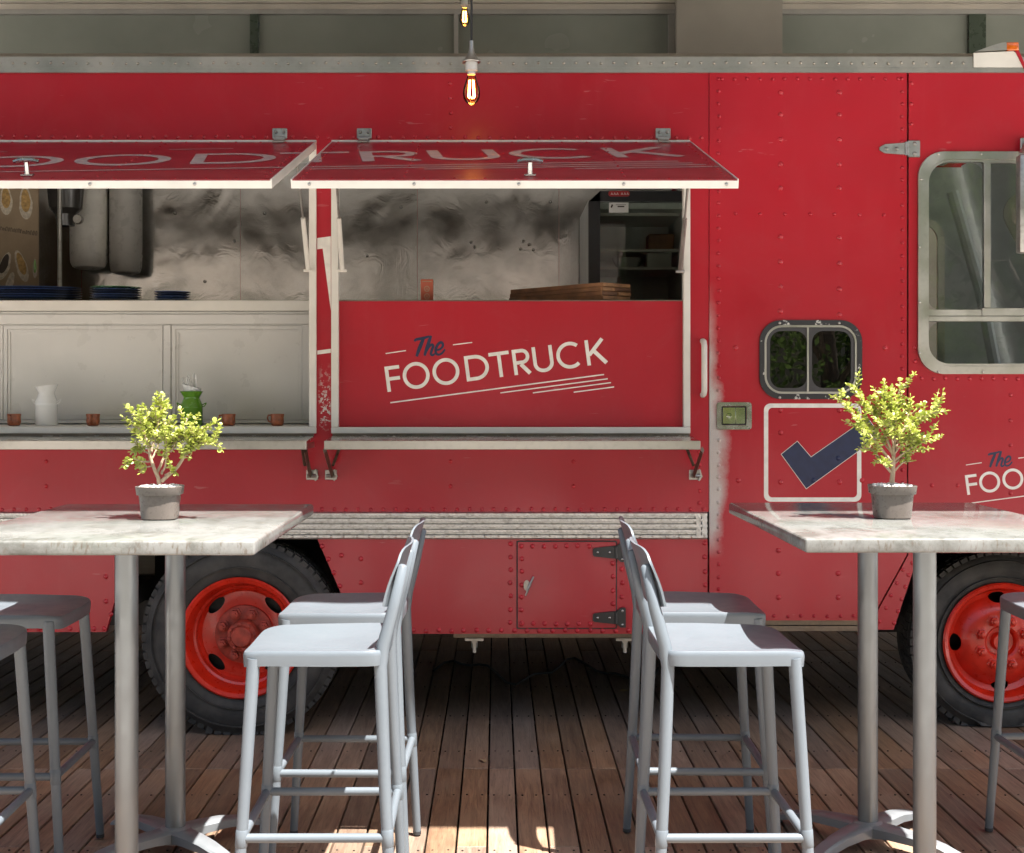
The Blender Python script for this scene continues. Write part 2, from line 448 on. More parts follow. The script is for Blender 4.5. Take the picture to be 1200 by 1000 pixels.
def logo_white():
    bm = nb(); k = [0]
    def rb(p, wd=SW, closed=False):
        k[0] += 1; ribbon(bm, p, wd, closed, lift=-k[0]*.0004)
    rb([(H,0),(H,1)]); rb([(SW,1-H),(.58,1-H)]); rb([(SW,.50),(.56,.50)])
    for c in (1.20, 2.38): rb(arc(c, .5, .46, .46, 0, 360, 48)[:-1], closed=True)
    u = 3.15
    rb([(u+H,0),(u+H,1)]); rb([(u+SW,1-H),(u+.38,1-H)] + arc(u+.40, .5, .46, .5-H, 88, -88, 26) + [(u+.38,H),(u+SW,H)])
    u = 4.52; rb([(u-.40,1-H),(u+.40,1-H)]); rb([(u,0),(u,1-SW)])
    u = 5.04
    rb([(u+H,0),(u+H,1)]); rb([(u+SW,1-H),(u+.36,1-H)] + arc(u+.37, .70, .23, .30-H, 88, -88, 20) + [(u+.36,.47),(u+SW,.47)]); rb([(u+.30,.40),(u+.62,0)], SW*1.08)
    u = 6.23; rb([(u-.33,1),(u-.33,.33)] + arc(u, .33, .33, .36-H, 180, 360, 24)[1:-1] + [(u+.33,.33),(u+.33,1)])
    rb(arc(7.30, .5, .47, .46, 48, 312, 40))
    u = 7.93; rb([(u+H,0),(u+H,1)]); rb([(u+SW-.02,.40),(u+.70,.985)], SW*1.05); rb([(u+.30,.57),(u+.76,.015)], SW*1.1)
    return bm
def logo_lines():
    """thin rules, in cap units in the tilted frame (measured from the photo, 119 px = 1)"""
    bm = nb(); k = [0]
    def T(p):
        dx, dz = p[0]-97, 318-p[1]; th = R(7.5); return ((dx*math.cos(th)+dz*math.sin(th))/119, (-dx*math.sin(th)+dz*math.cos(th))/119)
    for a, b, wd in (((110,368),(1110,236),.05),((625,322),(1127,256),.045),((777,322),(1142,274),.045),((968,319),(1157,294),.045),((88,138),(183,124),.04),((403,97),(493,86),.04)):
        k[0] += 1; ribbon(bm, [T(a), T(b)], wd, lift=-.002-k[0]*.0004)
    return bm
def logo_the():
    bm = nb(); k = [0]
    def T(p):
        dx, dz = p[0]-97, 318-p[1]; th = R(7.5); return ((dx*math.cos(th)+dz*math.sin(th))/119, (-dx*math.sin(th)+dz*math.cos(th))/119)
    for P, wd in (([(222,80),(232,72),(255,68),(275,63),(292,57)], 12), ([(266,66),(254,95),(242,125),(233,152)], 15),
                  ([(300,54),(290,85),(279,118),(270,148)], 14), ([(277,132),(290,108),(304,96),(310,104),(304,122),(300,140),(308,146),(318,138)], 11),
                  ([(326,122),(342,118),(355,104),(354,90),(344,86),(331,98),(322,120),(325,138),(337,143),(352,136),(366,118)], 11)):
        k[0] += 1; Q = spline([T(p) for p in P]); n = len(Q)
        ribbon(bm, Q, wd/119, lift=-k[0]*.0005, taper=[.75+.45*math.sin(PI*min(1, (i+1)/n)) for i in range(n)])
    return bm
def xform(bm, cap, ox, oz, th=7.5, Y=YS, lift_scale=1.0):
    c, s = math.cos(R(th)), math.sin(R(th))
    for v in bm.verts:
        u, q = v.co.x*cap, v.co.z*cap
        v.co = Vector((ox+u*c-q*s, Y+v.co.y*lift_scale, oz+u*s+q*c))
    return bm
def clip_x(bm, x0, x1):
    for x, nrm in ((x0, (-1,0,0)), (x1, (1,0,0))):
        bmesh.ops.bisect_plane(bm, geom=bm.verts[:]+bm.edges[:]+bm.faces[:], plane_co=(x,0,0), plane_no=nrm, clear_outer=True)
    return bm

# ------------------------------------------------------------------ ground and deck
b = nb(); box(b, -60, 60, -60, 60, -.34, -.22)
struct(obj('ground', b, M['paving'], smooth=None))
b = nb(); box(b, -7.0, 7.0, -14, 2.42, -.21, -.005)
struct(obj('pavement', b, M['paving'], smooth=None))
b = nb()
box(b, -3.6, 3.9, 2.44, 9.15, -.20, -.16)
for i in range(12): box(b, -3.6, 3.9, 2.5+i*.59, 2.56+i*.59, -.16, -.027)
deck = struct(obj('deck', b, M['dark_gap'], smooth=None))
PITCH = .0957; gap0 = -.2208
def plank_mesh(L):
    bm = nb(); wdt = PITCH-.0065
    box(bm, -wdt/2, wdt/2, 0, L, -.025, 0)
    es = [e for e in bm.edges if all(v.co.z > -.001 for v in e.verts)]
    bmesh.ops.bevel(bm, geom=es, offset=.0022, segments=1, affect='EDGES')
    bmesh.ops.recalc_face_normals(bm, faces=bm.faces)
    me = bpy.data.meshes.new('plank'); bm.to_mesh(me); bm.free(); me.materials.append(M['plank']); return me
pm_cache = {}
def plank(k, y0, y1):
    L = round(y1-y0-.003, 3)
    if L not in pm_cache: pm_cache[L] = plank_mesh(L)
    o = bpy.data.objects.new('plank', pm_cache[L]); C.objects.link(o); o.parent = deck
    o.location = Vector((gap0+(k+.5)*PITCH, y0, random.uniform(-.0012, .0012))) - WLOC[deck]
    o.rotation_euler = (0, R(random.uniform(-.35,.35)), 0)
for k in range(-34, 41):
    segs = [2.46, 4.34, 5.23, 7.6] if k % 3 == 1 else [2.46, 5.23, 7.6]
    segs = segs + ([9.12] if -30 <= k <= 34 else [])
    for a, c in zip(segs, segs[1:]): plank(k, a, c)

b = nb(); random.seed(9)
for k in range(-22, 30):
    for r_ in range(9):
        for q in (-.026, .026):
            x = gap0+(k+.5)*PITCH+q+random.uniform(-.003,.003); y = 2.53+r_*.59+random.uniform(-.004,.004)
            lathe(b, [(.0036,-.002),(.0036,.0006),(.0022,.0002)], (x, y, .0014), 'z', 6)
stuff(obj('deck_screws', b, plain('dark_screw_steel', (.06, .055, .05), .5, metal=.8), deck, smooth=None))
for i, (px, py, a) in enumerate(((731, 811, .4), (566, 893, 1.9))):
    y = CH*F/(py-CY); x = X(px, y); b = nb(); L_, R_ = [], []
    for f, w_ in ((0,.05),(.25,.7),(.5,1),(.75,.75),(1,.06)):
        for lst, sg in ((L_, 1), (R_, -1)):
            u, v = (f-.5)*.05, sg*w_*.013
            lst.append(b.verts.new((x+u*math.cos(a)-v*math.sin(a), y+u*math.sin(a)+v*math.cos(a), .004+.008*w_*(1 if sg > 0 else .3))))
    for j in range(4): b.faces.new((L_[j], L_[j+1], R_[j+1], R_[j]))
    tag(obj('fallen_leaf', b, plain('dry_leaf', (.34, .24, .13), .8)), ('dry fallen leaf on the deck in the shade of the truck', 'dry fallen leaf on the deck between the stools')[i], 'leaf')
# ------------------------------------------------------------------ food truck
XR, XF, YB = -3.45, 2.95, 7.92
TH = .03
truck = thing('food_truck', ((XR+XF)/2, (YS+YB)/2, 0), 'red riveted food truck with two raised serving hatches and orange-red wheels', 'food truck')
zt, zrail0, zrail1, zskirt = sz(86), sz(600), sz(632), sz(743)
A_x0, A_x1 = -3.05, sx(362)
B_x0, B_x1 = sx(397), sx(800)
o_top = sz(168); o_bot = sz(500)
# side panel with both serving openings (aluminium frames stand on it)
b = nb()
prism(b, rect(XR, sx(830.7), zrail0, zt), YS, YS+TH, [rect(A_x0, sx(366), sz(506), o_top-.012), rect(sx(392), sx(804), sz(506), o_top-.012)])
side = obj('side_panel', b, M['red'], truck, smooth=None)
b = nb()
prism(b, rect(XR+.02, sx(829.3), zrail0, zt-.02), YS+TH+.001, YS+TH+.005, [rect(A_x0, sx(366), sz(506), o_top-.012), rect(sx(392), sx(804), sz(353), o_top-.012)])
obj('inner_lining', b, plain('lining_sheet', (.50, .48, .44), .35, metal=.3), truck, smooth=None)
# the door panel, a touch proud
b = nb()
wx0, wx1, wz0, wz1 = sx(894), sx(1005), sz(463), sz(380)
prism(b, [(sx(831.2),sz(727)), (sx(1020),sz(727)), (sx(1062.4),sz(650)), (sx(1062.4),zt), (sx(831.2),zt)], YS-.004, YS+TH, [rr(wx0, wx1, wz0, wz1, .075)])
door = obj('door_panel', b, M['red_worn'], truck, smooth=None)
# cab side with big window
cw = (sx(1084), sx(1300), sz(430), sz(187))
b = nb()
prism(b, [(sx(1064.2),sz(651)), (sx(1016.6),sz(738)), (sx(1047),sz(738)), (sx(1077),sz(648)), (sx(1290),sz(648)), (sx(1320),sz(738)), (XF,sz(738)), (XF,sz(520)), (XF-.35,zt), (sx(1065),zt)], YS-.002, YS+TH, [rr(cw[0], cw[1], cw[2], cw[3], .095)])
cab = obj('cab_side', b, M['red'], truck, smooth=None)
b = nb()
prism(b, [(1.03,sz(640)), (XF-.02,sz(640)), (XF-.02,sz(522)), (XF-.37,zt-.01), (1.03,zt-.01)], YS+TH+.001, YS+TH+.004, [rr(cw[0]-.001, cw[1]+.001, cw[2]-.001, cw[3]+.001, .095)])
obj('cab_inner_lining', b, plain('grey_inner_lining', (.30, .30, .29), .5), truck, smooth=None)
# skirts
b = nb(); prism(b, [(sx(372),zrail1), (sx(420),zskirt), (sx(829.3),zskirt), (sx(829.3),zrail1)], YS+.001, YS+TH)
skirt = obj('skirt', b, M['red'], truck, smooth=None)
b = nb(); prism(b, [(XR,zrail1), (XR,sz(741)), (sx(124),sz(741)), (sx(134),sz(705)), (sx(134),zrail1)], YS+.001, YS+TH)
skirt_rear = obj('skirt', b, M['red'], truck, smooth=None)
# rub rail of ribbed aluminium
prof = [(0,zrail0)]
nr = 5; hz = (zrail0-zrail1)
for i in range(nr):
    zt0 = zrail0 - hz*(i+.08)/nr
    for f, d in ((0,-.003),(.14,-.018),(.60,-.018),(.74,-.003)): prof.append((d, zt0-hz/nr*f))
prof.append((0, zrail1))
b = nb()
vs = [[b.verts.new((x, YS+d-.001, z)) for d, z in prof] + [b.verts.new((x, YS+.02, zrail1)), b.verts.new((x, YS+.02, zrail0))] for x in (XR, sx(828.3))]
ring_faces(b, vs)
rail = obj('rub_rail', b, M['rail'], truck, smooth=None)
b = nb()
for i in range(2): box(b, sx(815)+i*.024, sx(815)+.020+i*.024, YS-.0185, YS-.012, zrail1+.006, zrail0-.006, .002)
obj('rail_end_plate', b, M['rail'], rail)
rivets('rail_rivets', line_pts((XR+.02, sz(628)), (sx(825), sz(628)), .052), M['alu'], rail, .006, .004, YS-.0185)
# roof rail, roof and the rest of the shell
b = nb()
pr = [(.0,sz(86)), (-.012,sz(86)), (-.012,sz(80.5)), (-.006,sz(80)), (-.006,sz(67)), (.012,sz(62)), (.07,sz(58.5)), (.07,sz(86))]
vs = [[b.verts.new((x, YS+d, z)) for d, z in pr] for x in (XR, XF-.46)]
ring_faces(b, vs)
rroof = obj('roof_rail', b, M['alu_dull'], truck, smooth=None)
rivets('roof_rivets', line_pts((XR+.02, sz(74.5)), (XF-.5, sz(74.5)), .0505), M['alu_dull'], rroof, .0065, .005, YS-.006)
b = nb(); box(b, XR+.01, XF-.45, YS+.07, YB-.001, sz(60)-.03, sz(60)); obj('roof', b, M['alu_dull'], truck, smooth=None)
b = nb(); prism(b, rect(XR, XF, .43, sz(62)), YB, YB+.03, [rr(cw[0], cw[1], cw[2], cw[3], .095)]); obj('far_side', b, M['red'], truck, smooth=None)
b = nb(); box(b, XR-.03, XR-.001, YS, YB+.03, .43, sz(60)); obj('rear_wall', b, M['red'], truck, smooth=None)
b = nb()
for q in (((XF,sz(520)),(XF,.43)),):
    box(b, XF+.001, XF+.03, YS, YB+.03, .43, sz(520))
obj('front_wall', b, M['red'], truck, smooth=None)
b = nb()
f = [b.verts.new(p) for p in ((XF+.01,YS+.05,sz(520)+.02),(XF+.01,YB-.05,sz(520)+.02),(XF-.36,YB-.05,zt-.01),(XF-.36,YS+.05,zt-.01))]
b.faces.new(f); obj('windscreen', b, M['glass'], truck, smooth=None)
b = nb()
box(b, XR, XF, YS+.77, YB-.01, .47, .55)
for x0, x1 in ((XR, sx(130)), (sx(422), sx(1038)), (sx(1326), XF)): box(b, x0, x1, YS+.04, YS+.769, .47, .55)
floor = obj('truck_floor', b, M['dark_gap'], truck, smooth=None)
b = nb()
box(b, sx(531), sx(752), YS+.06, YS+.12, sz(750.5), sz(743)); obj('sill_beam', b, M['rust_bracket'], truck, smooth=None)
b = nb(); box(b, XR, XF-.2, YS+.55, YS+.65, .36, .47); box(b, XR, XF-.2, YB-.65, YB-.55, .36, .47)
box(b, XR+.3, XF-.5, YS+1.0, YS+1.2, .40, .468); obj('chassis_rail', b, M['dark_gap'], truck, smooth=None)
for px in (555.5, 734.5):
    b = nb(); x = sx(px); yy = YS+.09
    box(b, x-.038, x+.038, yy-.03, yy+.03, sz(754.5), sz(751.5)); box(b, x-.012, x+.012, yy-.012, yy+.012, sz(757.5), sz(754.4))
    lathe(b, [(.013,0),(.013,-.022)], (x, yy, sz(757.5)), seg=6); lathe(b, [(.008,0),(.008,-.02)], (x, yy, sz(757.5)-.022), seg=8)
    obj('mounting_bolt', b, M['galv'], truck)
# wheel boxes (dark inside of the arches)
for x0, x1 in ((sx(131), sx(421)), (sx(1040), sx(1325))):
    b = nb()
    box(b, x0, x1, YS+.045, YS+.75, zrail1-.002, zrail1+.03); box(b, x0, x1, YS+.72, YS+.76, .30, zrail1-.002)
    obj('wheel_box', b, M['dark_gap'], truck, smooth=None)
for px in (281, 1172):
    b = nb(); tube(b, [(sx(px), YS+.3, sz(751)), (sx(px), YB-.3, sz(751))], .05, 10); obj('axle', b, M['dark_gap'], truck)
# bottom trim under the door
b = nb(); box(b, sx(846), sx(1022), YS+.012, YS+.05, sz(733), sz(727.5)); box(b, sx(846), sx(1020), YS+.006, YS+.05, sz(740), sz(734)); obj('door_sill', b, M['rust_bracket'], truck, smooth=None)

# rivets on the red panels
P = []
P += line_pts((sx(2), sz(160)), (sx(372), sz(161)), .0505) + line_pts((sx(385), sz(161)), (sx(822), sz(162)), .0505)
P += line_pts((sx(528), sz(98)), (sx(528), sz(150)), .055)
P += line_pts((sx(2), sz(597)), (sx(824), sz(597)), .0500)
P += [(sx(a), sz(c)) for a in (528, 672) for c in (541, 570)] + [(sx(54), sz(c)) for c in (541, 570)]
P += line_pts((sx(820), sz(530)), (sx(820), sz(590)), .05)
rivets('rivets', P, M['rivet_red'], side, .0088, .007)
P = line_pts((sx(842), sz(93)), (sx(842), sz(720)), .0505) + line_pts((sx(1057), sz(93)), (sx(1057), sz(640)), .0505)
P += line_pts((sx(846), sz(93)), (sx(1052), sz(93)), .0505)
P += line_pts((sx(846), sz(722)), (sx(1015), sz(722)), .055)
P += line_pts((sx(862), sz(251)), (sx(1036), sz(252)), .099)
rivets('rivets', P, M['red_worn'], door, .0082, .0062, YS-.004)
P = [(sx(914.5), sz(c)) for c in (109, 135, 164, 193, 221, 278, 307, 336, 365, 481, 507, 565)] + [(sx(983.5), sz(c)) for c in (109, 135, 164, 193, 221, 279, 309, 339, 369, 481, 565)]
P += [(sx(862), sz(408)), (sx(1037), sz(408)), (sx(865), sz(563)), (sx(1010), sz(563))]
P += [(sx(a), sz(c)) for a in (912, 982) for c in (622, 645, 672, 700)]
rivets('large_rivets', P, M['rivet_red'], door, .0115, .0070, YS-.004)
P = line_pts((sx(1068), sz(98)), (sx(1068), sz(146)), .095) + line_pts((sx(1080), sz(444)), (sx(1290), sz(444)), .050)
P += line_pts((sx(1072), sz(408)), (sx(1072), sz(440)), .05) + [(sx(1184), sz(c)) for c in (463, 493, 522, 578)] + [(sx(1092), sz(569)), (sx(1122), sz(569))]
P += line_pts((sx(1048), sz(730)), (sx(1069), sz(660)), .05) + line_pts((sx(1031), sz(728)), (sx(1058), sz(668)), .06)
rivets('rivets', P, M['rivet_red'], cab, .009, .006, YS-.002)
P = line_pts((sx(425), sz(739)), (sx(825), sz(739)), .0505) + line_pts((sx(378), sz(640)), (sx(418), sz(735)), .06) + [(sx(400), sz(651)), (sx(423), sz(655)), (sx(423), sz(683))]
P += line_pts((sx(598), sz(637)), (sx(598), sz(730)), .052) + line_pts((sx(729), sz(667)), (sx(729), sz(700)), .05) + line_pts((sx(826), sz(637)), (sx(826), sz(735)), .06)
rivets('rivets', P, M['rivet_red'], skirt, .0105, .0075, YS+.001)
P = [(sx(124), sz(676)), (sx(124), sz(705)), (sx(122), sz(737)), (sx(110), sz(737)), (sx(95), sz(737)), (sx(82), sz(737)), (sx(130), sz(720))] + line_pts((XR+.05, sz(737)), (sx(60), sz(737)), .05)
rivets('rivets', P, M['rivet_red'], skirt_rear, .0105, .0075, YS+.001)

# locker door in the skirt
b = nb(); prism(b, rr(sx(605.2), sx(723), sz(737.2), sz(633.6), .006, 2), YS-.0005, YS+.0012); lk_gap = obj('locker_gap', b, M['dark_gap'], skirt, smooth=None)
b = nb(); prism(b, rr(sx(606.8), sx(721.5), sz(735.6), sz(635.2), .005, 2), YS-.005, YS-.0003); lk = obj('locker_door', b, M['red'], truck, smooth=None)
P = line_pts((sx(611), sz(655)), (sx(611), sz(730)), .053) + line_pts((sx(611), sz(640)), (sx(690), sz(640)), .048) + line_pts((sx(611), sz(731)), (sx(692), sz(731)), .048) + line_pts((sx(718), sz(660)), (sx(718), sz(708)), .05)
rivets('rivets', P, M['rivet_red'], lk, .0105, .0075, YS-.005)
for py in (647, 723.5):
    b = nb(); zc = sz(py)
    prism(b, [(sx(694.5),zc-.012), (sx(694.5)+.006,zc-.017), (sx(720),zc-.026), (sx(722),zc-.026), (sx(722),zc+.026), (sx(720),zc+.026), (sx(694.5)+.006,zc+.017), (sx(694.5),zc+.012)], YS-.014, YS-.0052)
    prism(b, [(sx(722.2),zc-.024), (sx(727),zc-.040), (sx(732.5),zc-.040), (sx(733),zc-.036), (sx(733),zc+.036), (sx(732.5),zc+.040), (sx(727),zc+.040), (sx(722.2),zc+.024)], YS-.016, YS-.001)
    tube(b, [(sx(721.6), YS-.016, zc-.022), (sx(721.6), YS-.016, zc+.022)], .006, 8)
    h = obj('hinge', b, M['black_plastic'], lk)
    b = nb()
    for px, dz in ((700, 0), (714, 0), (729, .028), (729, -.028)): dome(b, (sx(px), YS-.0155, zc+dz), .006, .004)
    stuff(obj('screws', b, M['chrome'], h))
b = nb()
prism(b, [(sx(619)-.012+math.cos(t)*.013+.006, sz(686)+math.sin(t)*.022) for t in [2*PI*i/14 for i in range(14)]], YS-.010, YS-.0051)
tube(b, [(sx(616), YS-.02, sz(697)), (sx(620), YS-.026, sz(686)), (sx(625), YS-.02, sz(675))], [.006,.009,.006], 8, flat=.6)
obj('latch_handle', b, M['galv'], lk)

# ---- frames of the two hatches
def hatch_frame(name, x0, x1, xi0, xi1, left=True):
    b = nb(); yf, yb = YS-.014, YS+.035
    zb0, zb1 = sz(508), sz(500.5)
    if left: box(b, x0, xi0, yf, yb, zb1, o_top-.004, .002)
    box(b, xi1, x1, yf, yb, zb1, o_top-.004, .002)
    box(b, x0, x1, yf-.003, yb-.003, zb0, zb1-.0005, .002)
    box(b, x0, x1, YS-.008, YS+.03, o_top-.003, o_top+.012, .002)
    return obj(name, b, M['alu_white'], truck)
hatch_frame('hatch_frame', A_x0-.03, sx(371), A_x0, sx(362.5))
hatch_frame('hatch_frame', sx(388.5), sx(808.5), sx(397), sx(800.5))
# small lip where the frame meets the shelf, with scuffed dark joints
b = nb(); box(b, A_x0, sx(368), YS-.011, YS+.0, sz(513), sz(508.3)); box(b, sx(390), sx(808), YS-.011, YS+.0, sz(513), sz(508.3)); obj('shelf_hinge_strip', b, M['rust_bracket'], truck, smooth=None)

# lower red panel of the right hatch
YP = YS+.012
b = nb(); prism(b, rect(sx(396), sx(801), sz(501), sz(353)), YP, YP+.02); pnl = obj('logo_panel', b, M['red'], truck, smooth=None)
b = nb(); box(b, sx(396), sx(801), YP-.002, YP+.024, sz(353)+.0005, sz(351.5), .002); obj('panel_edge', b, M['alu_dull'], pnl, smooth=None)
def logo(px, py, cap, Y, parent):
    ox, oz = X(px, Y), Z(py, Y)
    for nm, bm, m in (('lettering', logo_white(), 'white_paint'), ('ruled_lines', logo_lines(), 'white_paint'), ('script_lettering', logo_the(), 'navy')):
        obj(nm, xform(bm, cap, ox, oz, 7.5, Y-.0006, .12), M[m], parent, smooth=None)
logo(454.2, 459.6, 29.8/1650*YP, YP, pnl)
logo(1133.6, 580.2, 23.2/1650*YS, YS-.002, cab)

# check mark in a rounded square
b = nb(); prism(b, rr(sx(895), sx(1009), sz(588), sz(473), .026), YS-.0052, YS-.0041, [rr(sx(900), sx(1004), sz(583), sz(478), .017)])
obj('square_outline', b, M['white_paint'], door, smooth=None)
ck = [(915.5,532.5),(934,517.5),(950,536),(1016,490),(1031,510),(944.5,572.5)]
def inset(P, d):
    c = (sum(p[0] for p in P)/len(P), sum(p[1] for p in P)/len(P)); n = len(P); out = []
    for i in range(n):
        a, p, q = P[i-1], P[i], P[(i+1)%n]
        def off(s, e):
            dx, dy = e[0]-s[0], e[1]-s[1]; l = math.hypot(dx, dy); return (-dy/l*d, dx/l*d), (dx/l, dy/l)
        (o1, d1), (o2, d2) = off(a, p), off(p, q)
        cr = d1[0]*d2[1]-d1[1]*d2[0]
        bx, by = o2[0]-o1[0], o2[1]-o1[1]
        t = (bx*d2[1]-by*d2[0])/cr
        out.append((p[0]+o1[0]+d1[0]*t, p[1]+o1[1]+d1[1]*t))
    return out
b = nb(); prism(b, [(sx(p[0]), sz(p[1])) for p in inset(ck, -.6)], YS-.0058, YS-.0053); obj('check_outline', b, M['white_paint'], door, smooth=None)
b = nb(); prism(b, [(sx(p[0]), sz(p[1])) for p in ck], YS-.0065, YS-.0059); obj('check_mark', b, M['navy'], door, smooth=None)
rivets('check_rivets', [(sx(982), sz(537)), (sx(953), sz(563))], M['navy'], door, .0105, .0055, YS-.0064)
b = nb()
for a, c in ((1.5, 0),): pass
prism(b, rect(sx(909), sx(912.5), sz(600), sz(589.5)), YS-.005, YS-.0042)
b.free()

# big lettering over the hatches: one logo, cut at the edges of flaps and post
CAP = .322; LX = -2.09
post_x0, post_x1 = sx(371.5), sx(388)
base_z = o_top - .70 - (4.46*CAP)*math.tan(R(7.5))
FL_T = Vector((0, -1.13, -.322)); FL_L = FL_T.length; FD = FL_T.normalized()
FN = Vector((0, -FD.z, FD.y)); FN = FN if FN.z > 0 else -FN        # outward/up normal of the opened flap
hinge = Vector((0, YS-.012, o_top+.004))
def flap_point(x, d, lift): p = hinge + FD*d + FN*lift; return Vector((x, p.y, p.z))
def big_logo(make, x0, x1):
    bm = make(); xform(bm, CAP, LX, base_z, 7.5, 0, .02); return clip_x(bm, x0, x1)
for mk in (logo_white, logo_lines):
    bm = big_logo(mk, post_x0+.001, post_x1-.001)
    for v in bm.verts: v.co.y += YS-.0008
    obj('lettering', bm, M['white_paint'], side, smooth=None)

def flap(x0, x1, handle_x, hinges, rust=None):
    T = .028
    bm = nb()
    def slab(bm, a0, a1, d0, d1, l0, l1):
        vs = [bm.verts.new(flap_point(x, d, l)) for x, d, l in ((a0,d0,l0),(a1,d0,l0),(a1,d1,l0),(a0,d1,l0),(a0,d0,l1),(a1,d0,l1),(a1,d1,l1),(a0,d1,l1))]
        for q in ((0,3,2,1),(4,5,6,7),(0,1,5,4),(1,2,6,5),(2,3,7,6),(3,0,4,7)): bm.faces.new([vs[i] for i in q])
    slab(bm, x0+.004, x1-.004, .010, FL_L-.004, -T+.006, 0)
    fp = obj('hatch_flap', bm, M['red_shaded'], truck, smooth=None)
    bm = nb()
    slab(bm, x0, x0+.004, .0, FL_L, -T, .0025); slab(bm, x1-.004, x1, .0, FL_L, -T, .0025)
    slab(bm, x0+.004, x1-.004, FL_L-.004, FL_L, -T, -.003); slab(bm, x0+.004, x1-.004, 0, .010, -T, .002)
    slab(bm, x0+.0045, x1-.0045, .012, FL_L-.006, -T-.001, -T+.0055)
    obj('flap_frame', bm, M['alu_white'], fp, smooth=None)
    for mk in (logo_white, logo_lines):
        bm = big_logo(mk, x0+.006, x1-.006)
        for v in list(bm.verts): v.co = flap_point(v.co.x, o_top - v.co.z, .0008 - v.co.y*1.0)
        obj('lettering', bm, M['shaded_letter'], fp, smooth=None)
    # rivets round the flap
    bm = nb()
    pts = [(x, FL_L-.03) for x in [x0+.03+i*.1 for i in range(int((x1-x0-.06)/.1)+1)]] + [(x, .03) for x in [x0+.03+i*.1 for i in range(int((x1-x0-.06)/.1)+1)]]
    pts += [(x1-.03, .1+i*.09) for i in range(12)] + [(x0+.03, .1+i*.09) for i in range(12)]
    pts += [(x0+(x1-x0)*f, .1+i*.09) for f in (.25, .75) for i in range(12)]
    for x, d in pts:
        n0 = len(bm.verts); dome(bm, (0,0,0), .0055, .0035, 7, 'z'); bm.verts.ensure_lookup_table()
        for v in bm.verts[n0:]:
            q = v.co.copy(); v.co = flap_point(x+q.x, d+q.y, q.z)
    stuff(obj('flap_rivets', bm, M['rivet_red'], fp, smooth=60))
    # screws on the edge
    bm = nb(); fe = hinge + FD*FL_L
    for i in range(int((x1-x0)/.34)+1):
        dome(bm, (min(x1-.04, x0+.06+i*.34), fe.y, fe.z-.014), .006, .003)
    stuff(obj('edge_screws', bm, M['galv'], fp, smooth=60))
    # T handle
    bm = nb(); d = FL_L-.10
    box(bm, -.02, .02, -.012, .012, 0, .006, .002); tube(bm, [(0,0,.005),(0,0,.045)], [.009,.007], 10)
    tube(bm, [(-.042,0,.047),(-.02,0,.052),(.02,0,.052),(.042,0,.047)], [.006,.008,.008,.006], 8)
    for v in bm.verts: q = v.co.copy(); v.co = flap_point(handle_x+q.x, d+q.y, q.z)
    obj('latch_handle', bm, M['chrome'], fp)
    for hx in hinges:
        bm = nb(); box(bm, hx-.030, hx+.030, YS-.007, YS-.0005, o_top+.018, o_top+.060, .002)
        tube(bm, [(hx-.022, YS-.013, o_top+.016), (hx+.022, YS-.013, o_top+.016)], .009, 10)
        for q in (-.016, .016): dome(bm, (hx+q, YS-.007, o_top+.044), .008, .006, 6)
        n0 = len(bm.verts); box(bm, -.022, .022, 0.012, .05, .003, .007); bm.verts.ensure_lookup_table()
        for v in bm.verts[n0:]: q = v.co.copy(); v.co = flap_point(hx+q.x, q.y, q.z)
        obj('hinge', bm, M['galv'], fp)
    if rust:
        bm = nb(); fe = hinge + FD*FL_L
        prism(bm, [(rust+math.cos(t)*.02, fe.z-.010+math.sin(t)*.007+random.uniform(-.002,.002)) for t in [2*PI*i/16 for i in range(16)]], fe.y-.0008, fe.y+.003)
        bm.free()
    return fp
flap(A_x0-.03, sx(371), X(34, 4.68), [sx(328)], X(73, 4.58))
flap(sx(389), sx(809), X(621, 4.68), [sx(427), sx(777)])
# gas struts
def strut(xa, za, xb, zb, ya, yb, m='alu_white'):
    a, c = Vector((xa, ya, za)), Vector((xb, yb, zb)); mid = a.lerp(c, .53)
    b = nb(); tube(b, [a, mid], .0045, 8); r = obj('strut_rod', b, M['galv'], truck)
    b = nb(); tube(b, [mid, c], .0095, 10); tube(b, [c+Vector((-.018,0,-.008)), c+Vector((.018,0,-.008))], .006, 8); obj('gas_strut', b, M[m], truck)
def strut_px(p0, p1, Y1, m='alu_white'):
    Y0 = Y1-.32
    strut(X(p0[0], Y0), Z(p0[1], Y0), X(p1[0], Y1), Z(p1[1], Y1), Y0, Y1, m)
strut_px((348, 185), (361, 315), YS-.03); strut_px((392.5, 185), (401, 315), YS-.03); strut_px((809, 185), (797, 316), YS-.03, 'galv')

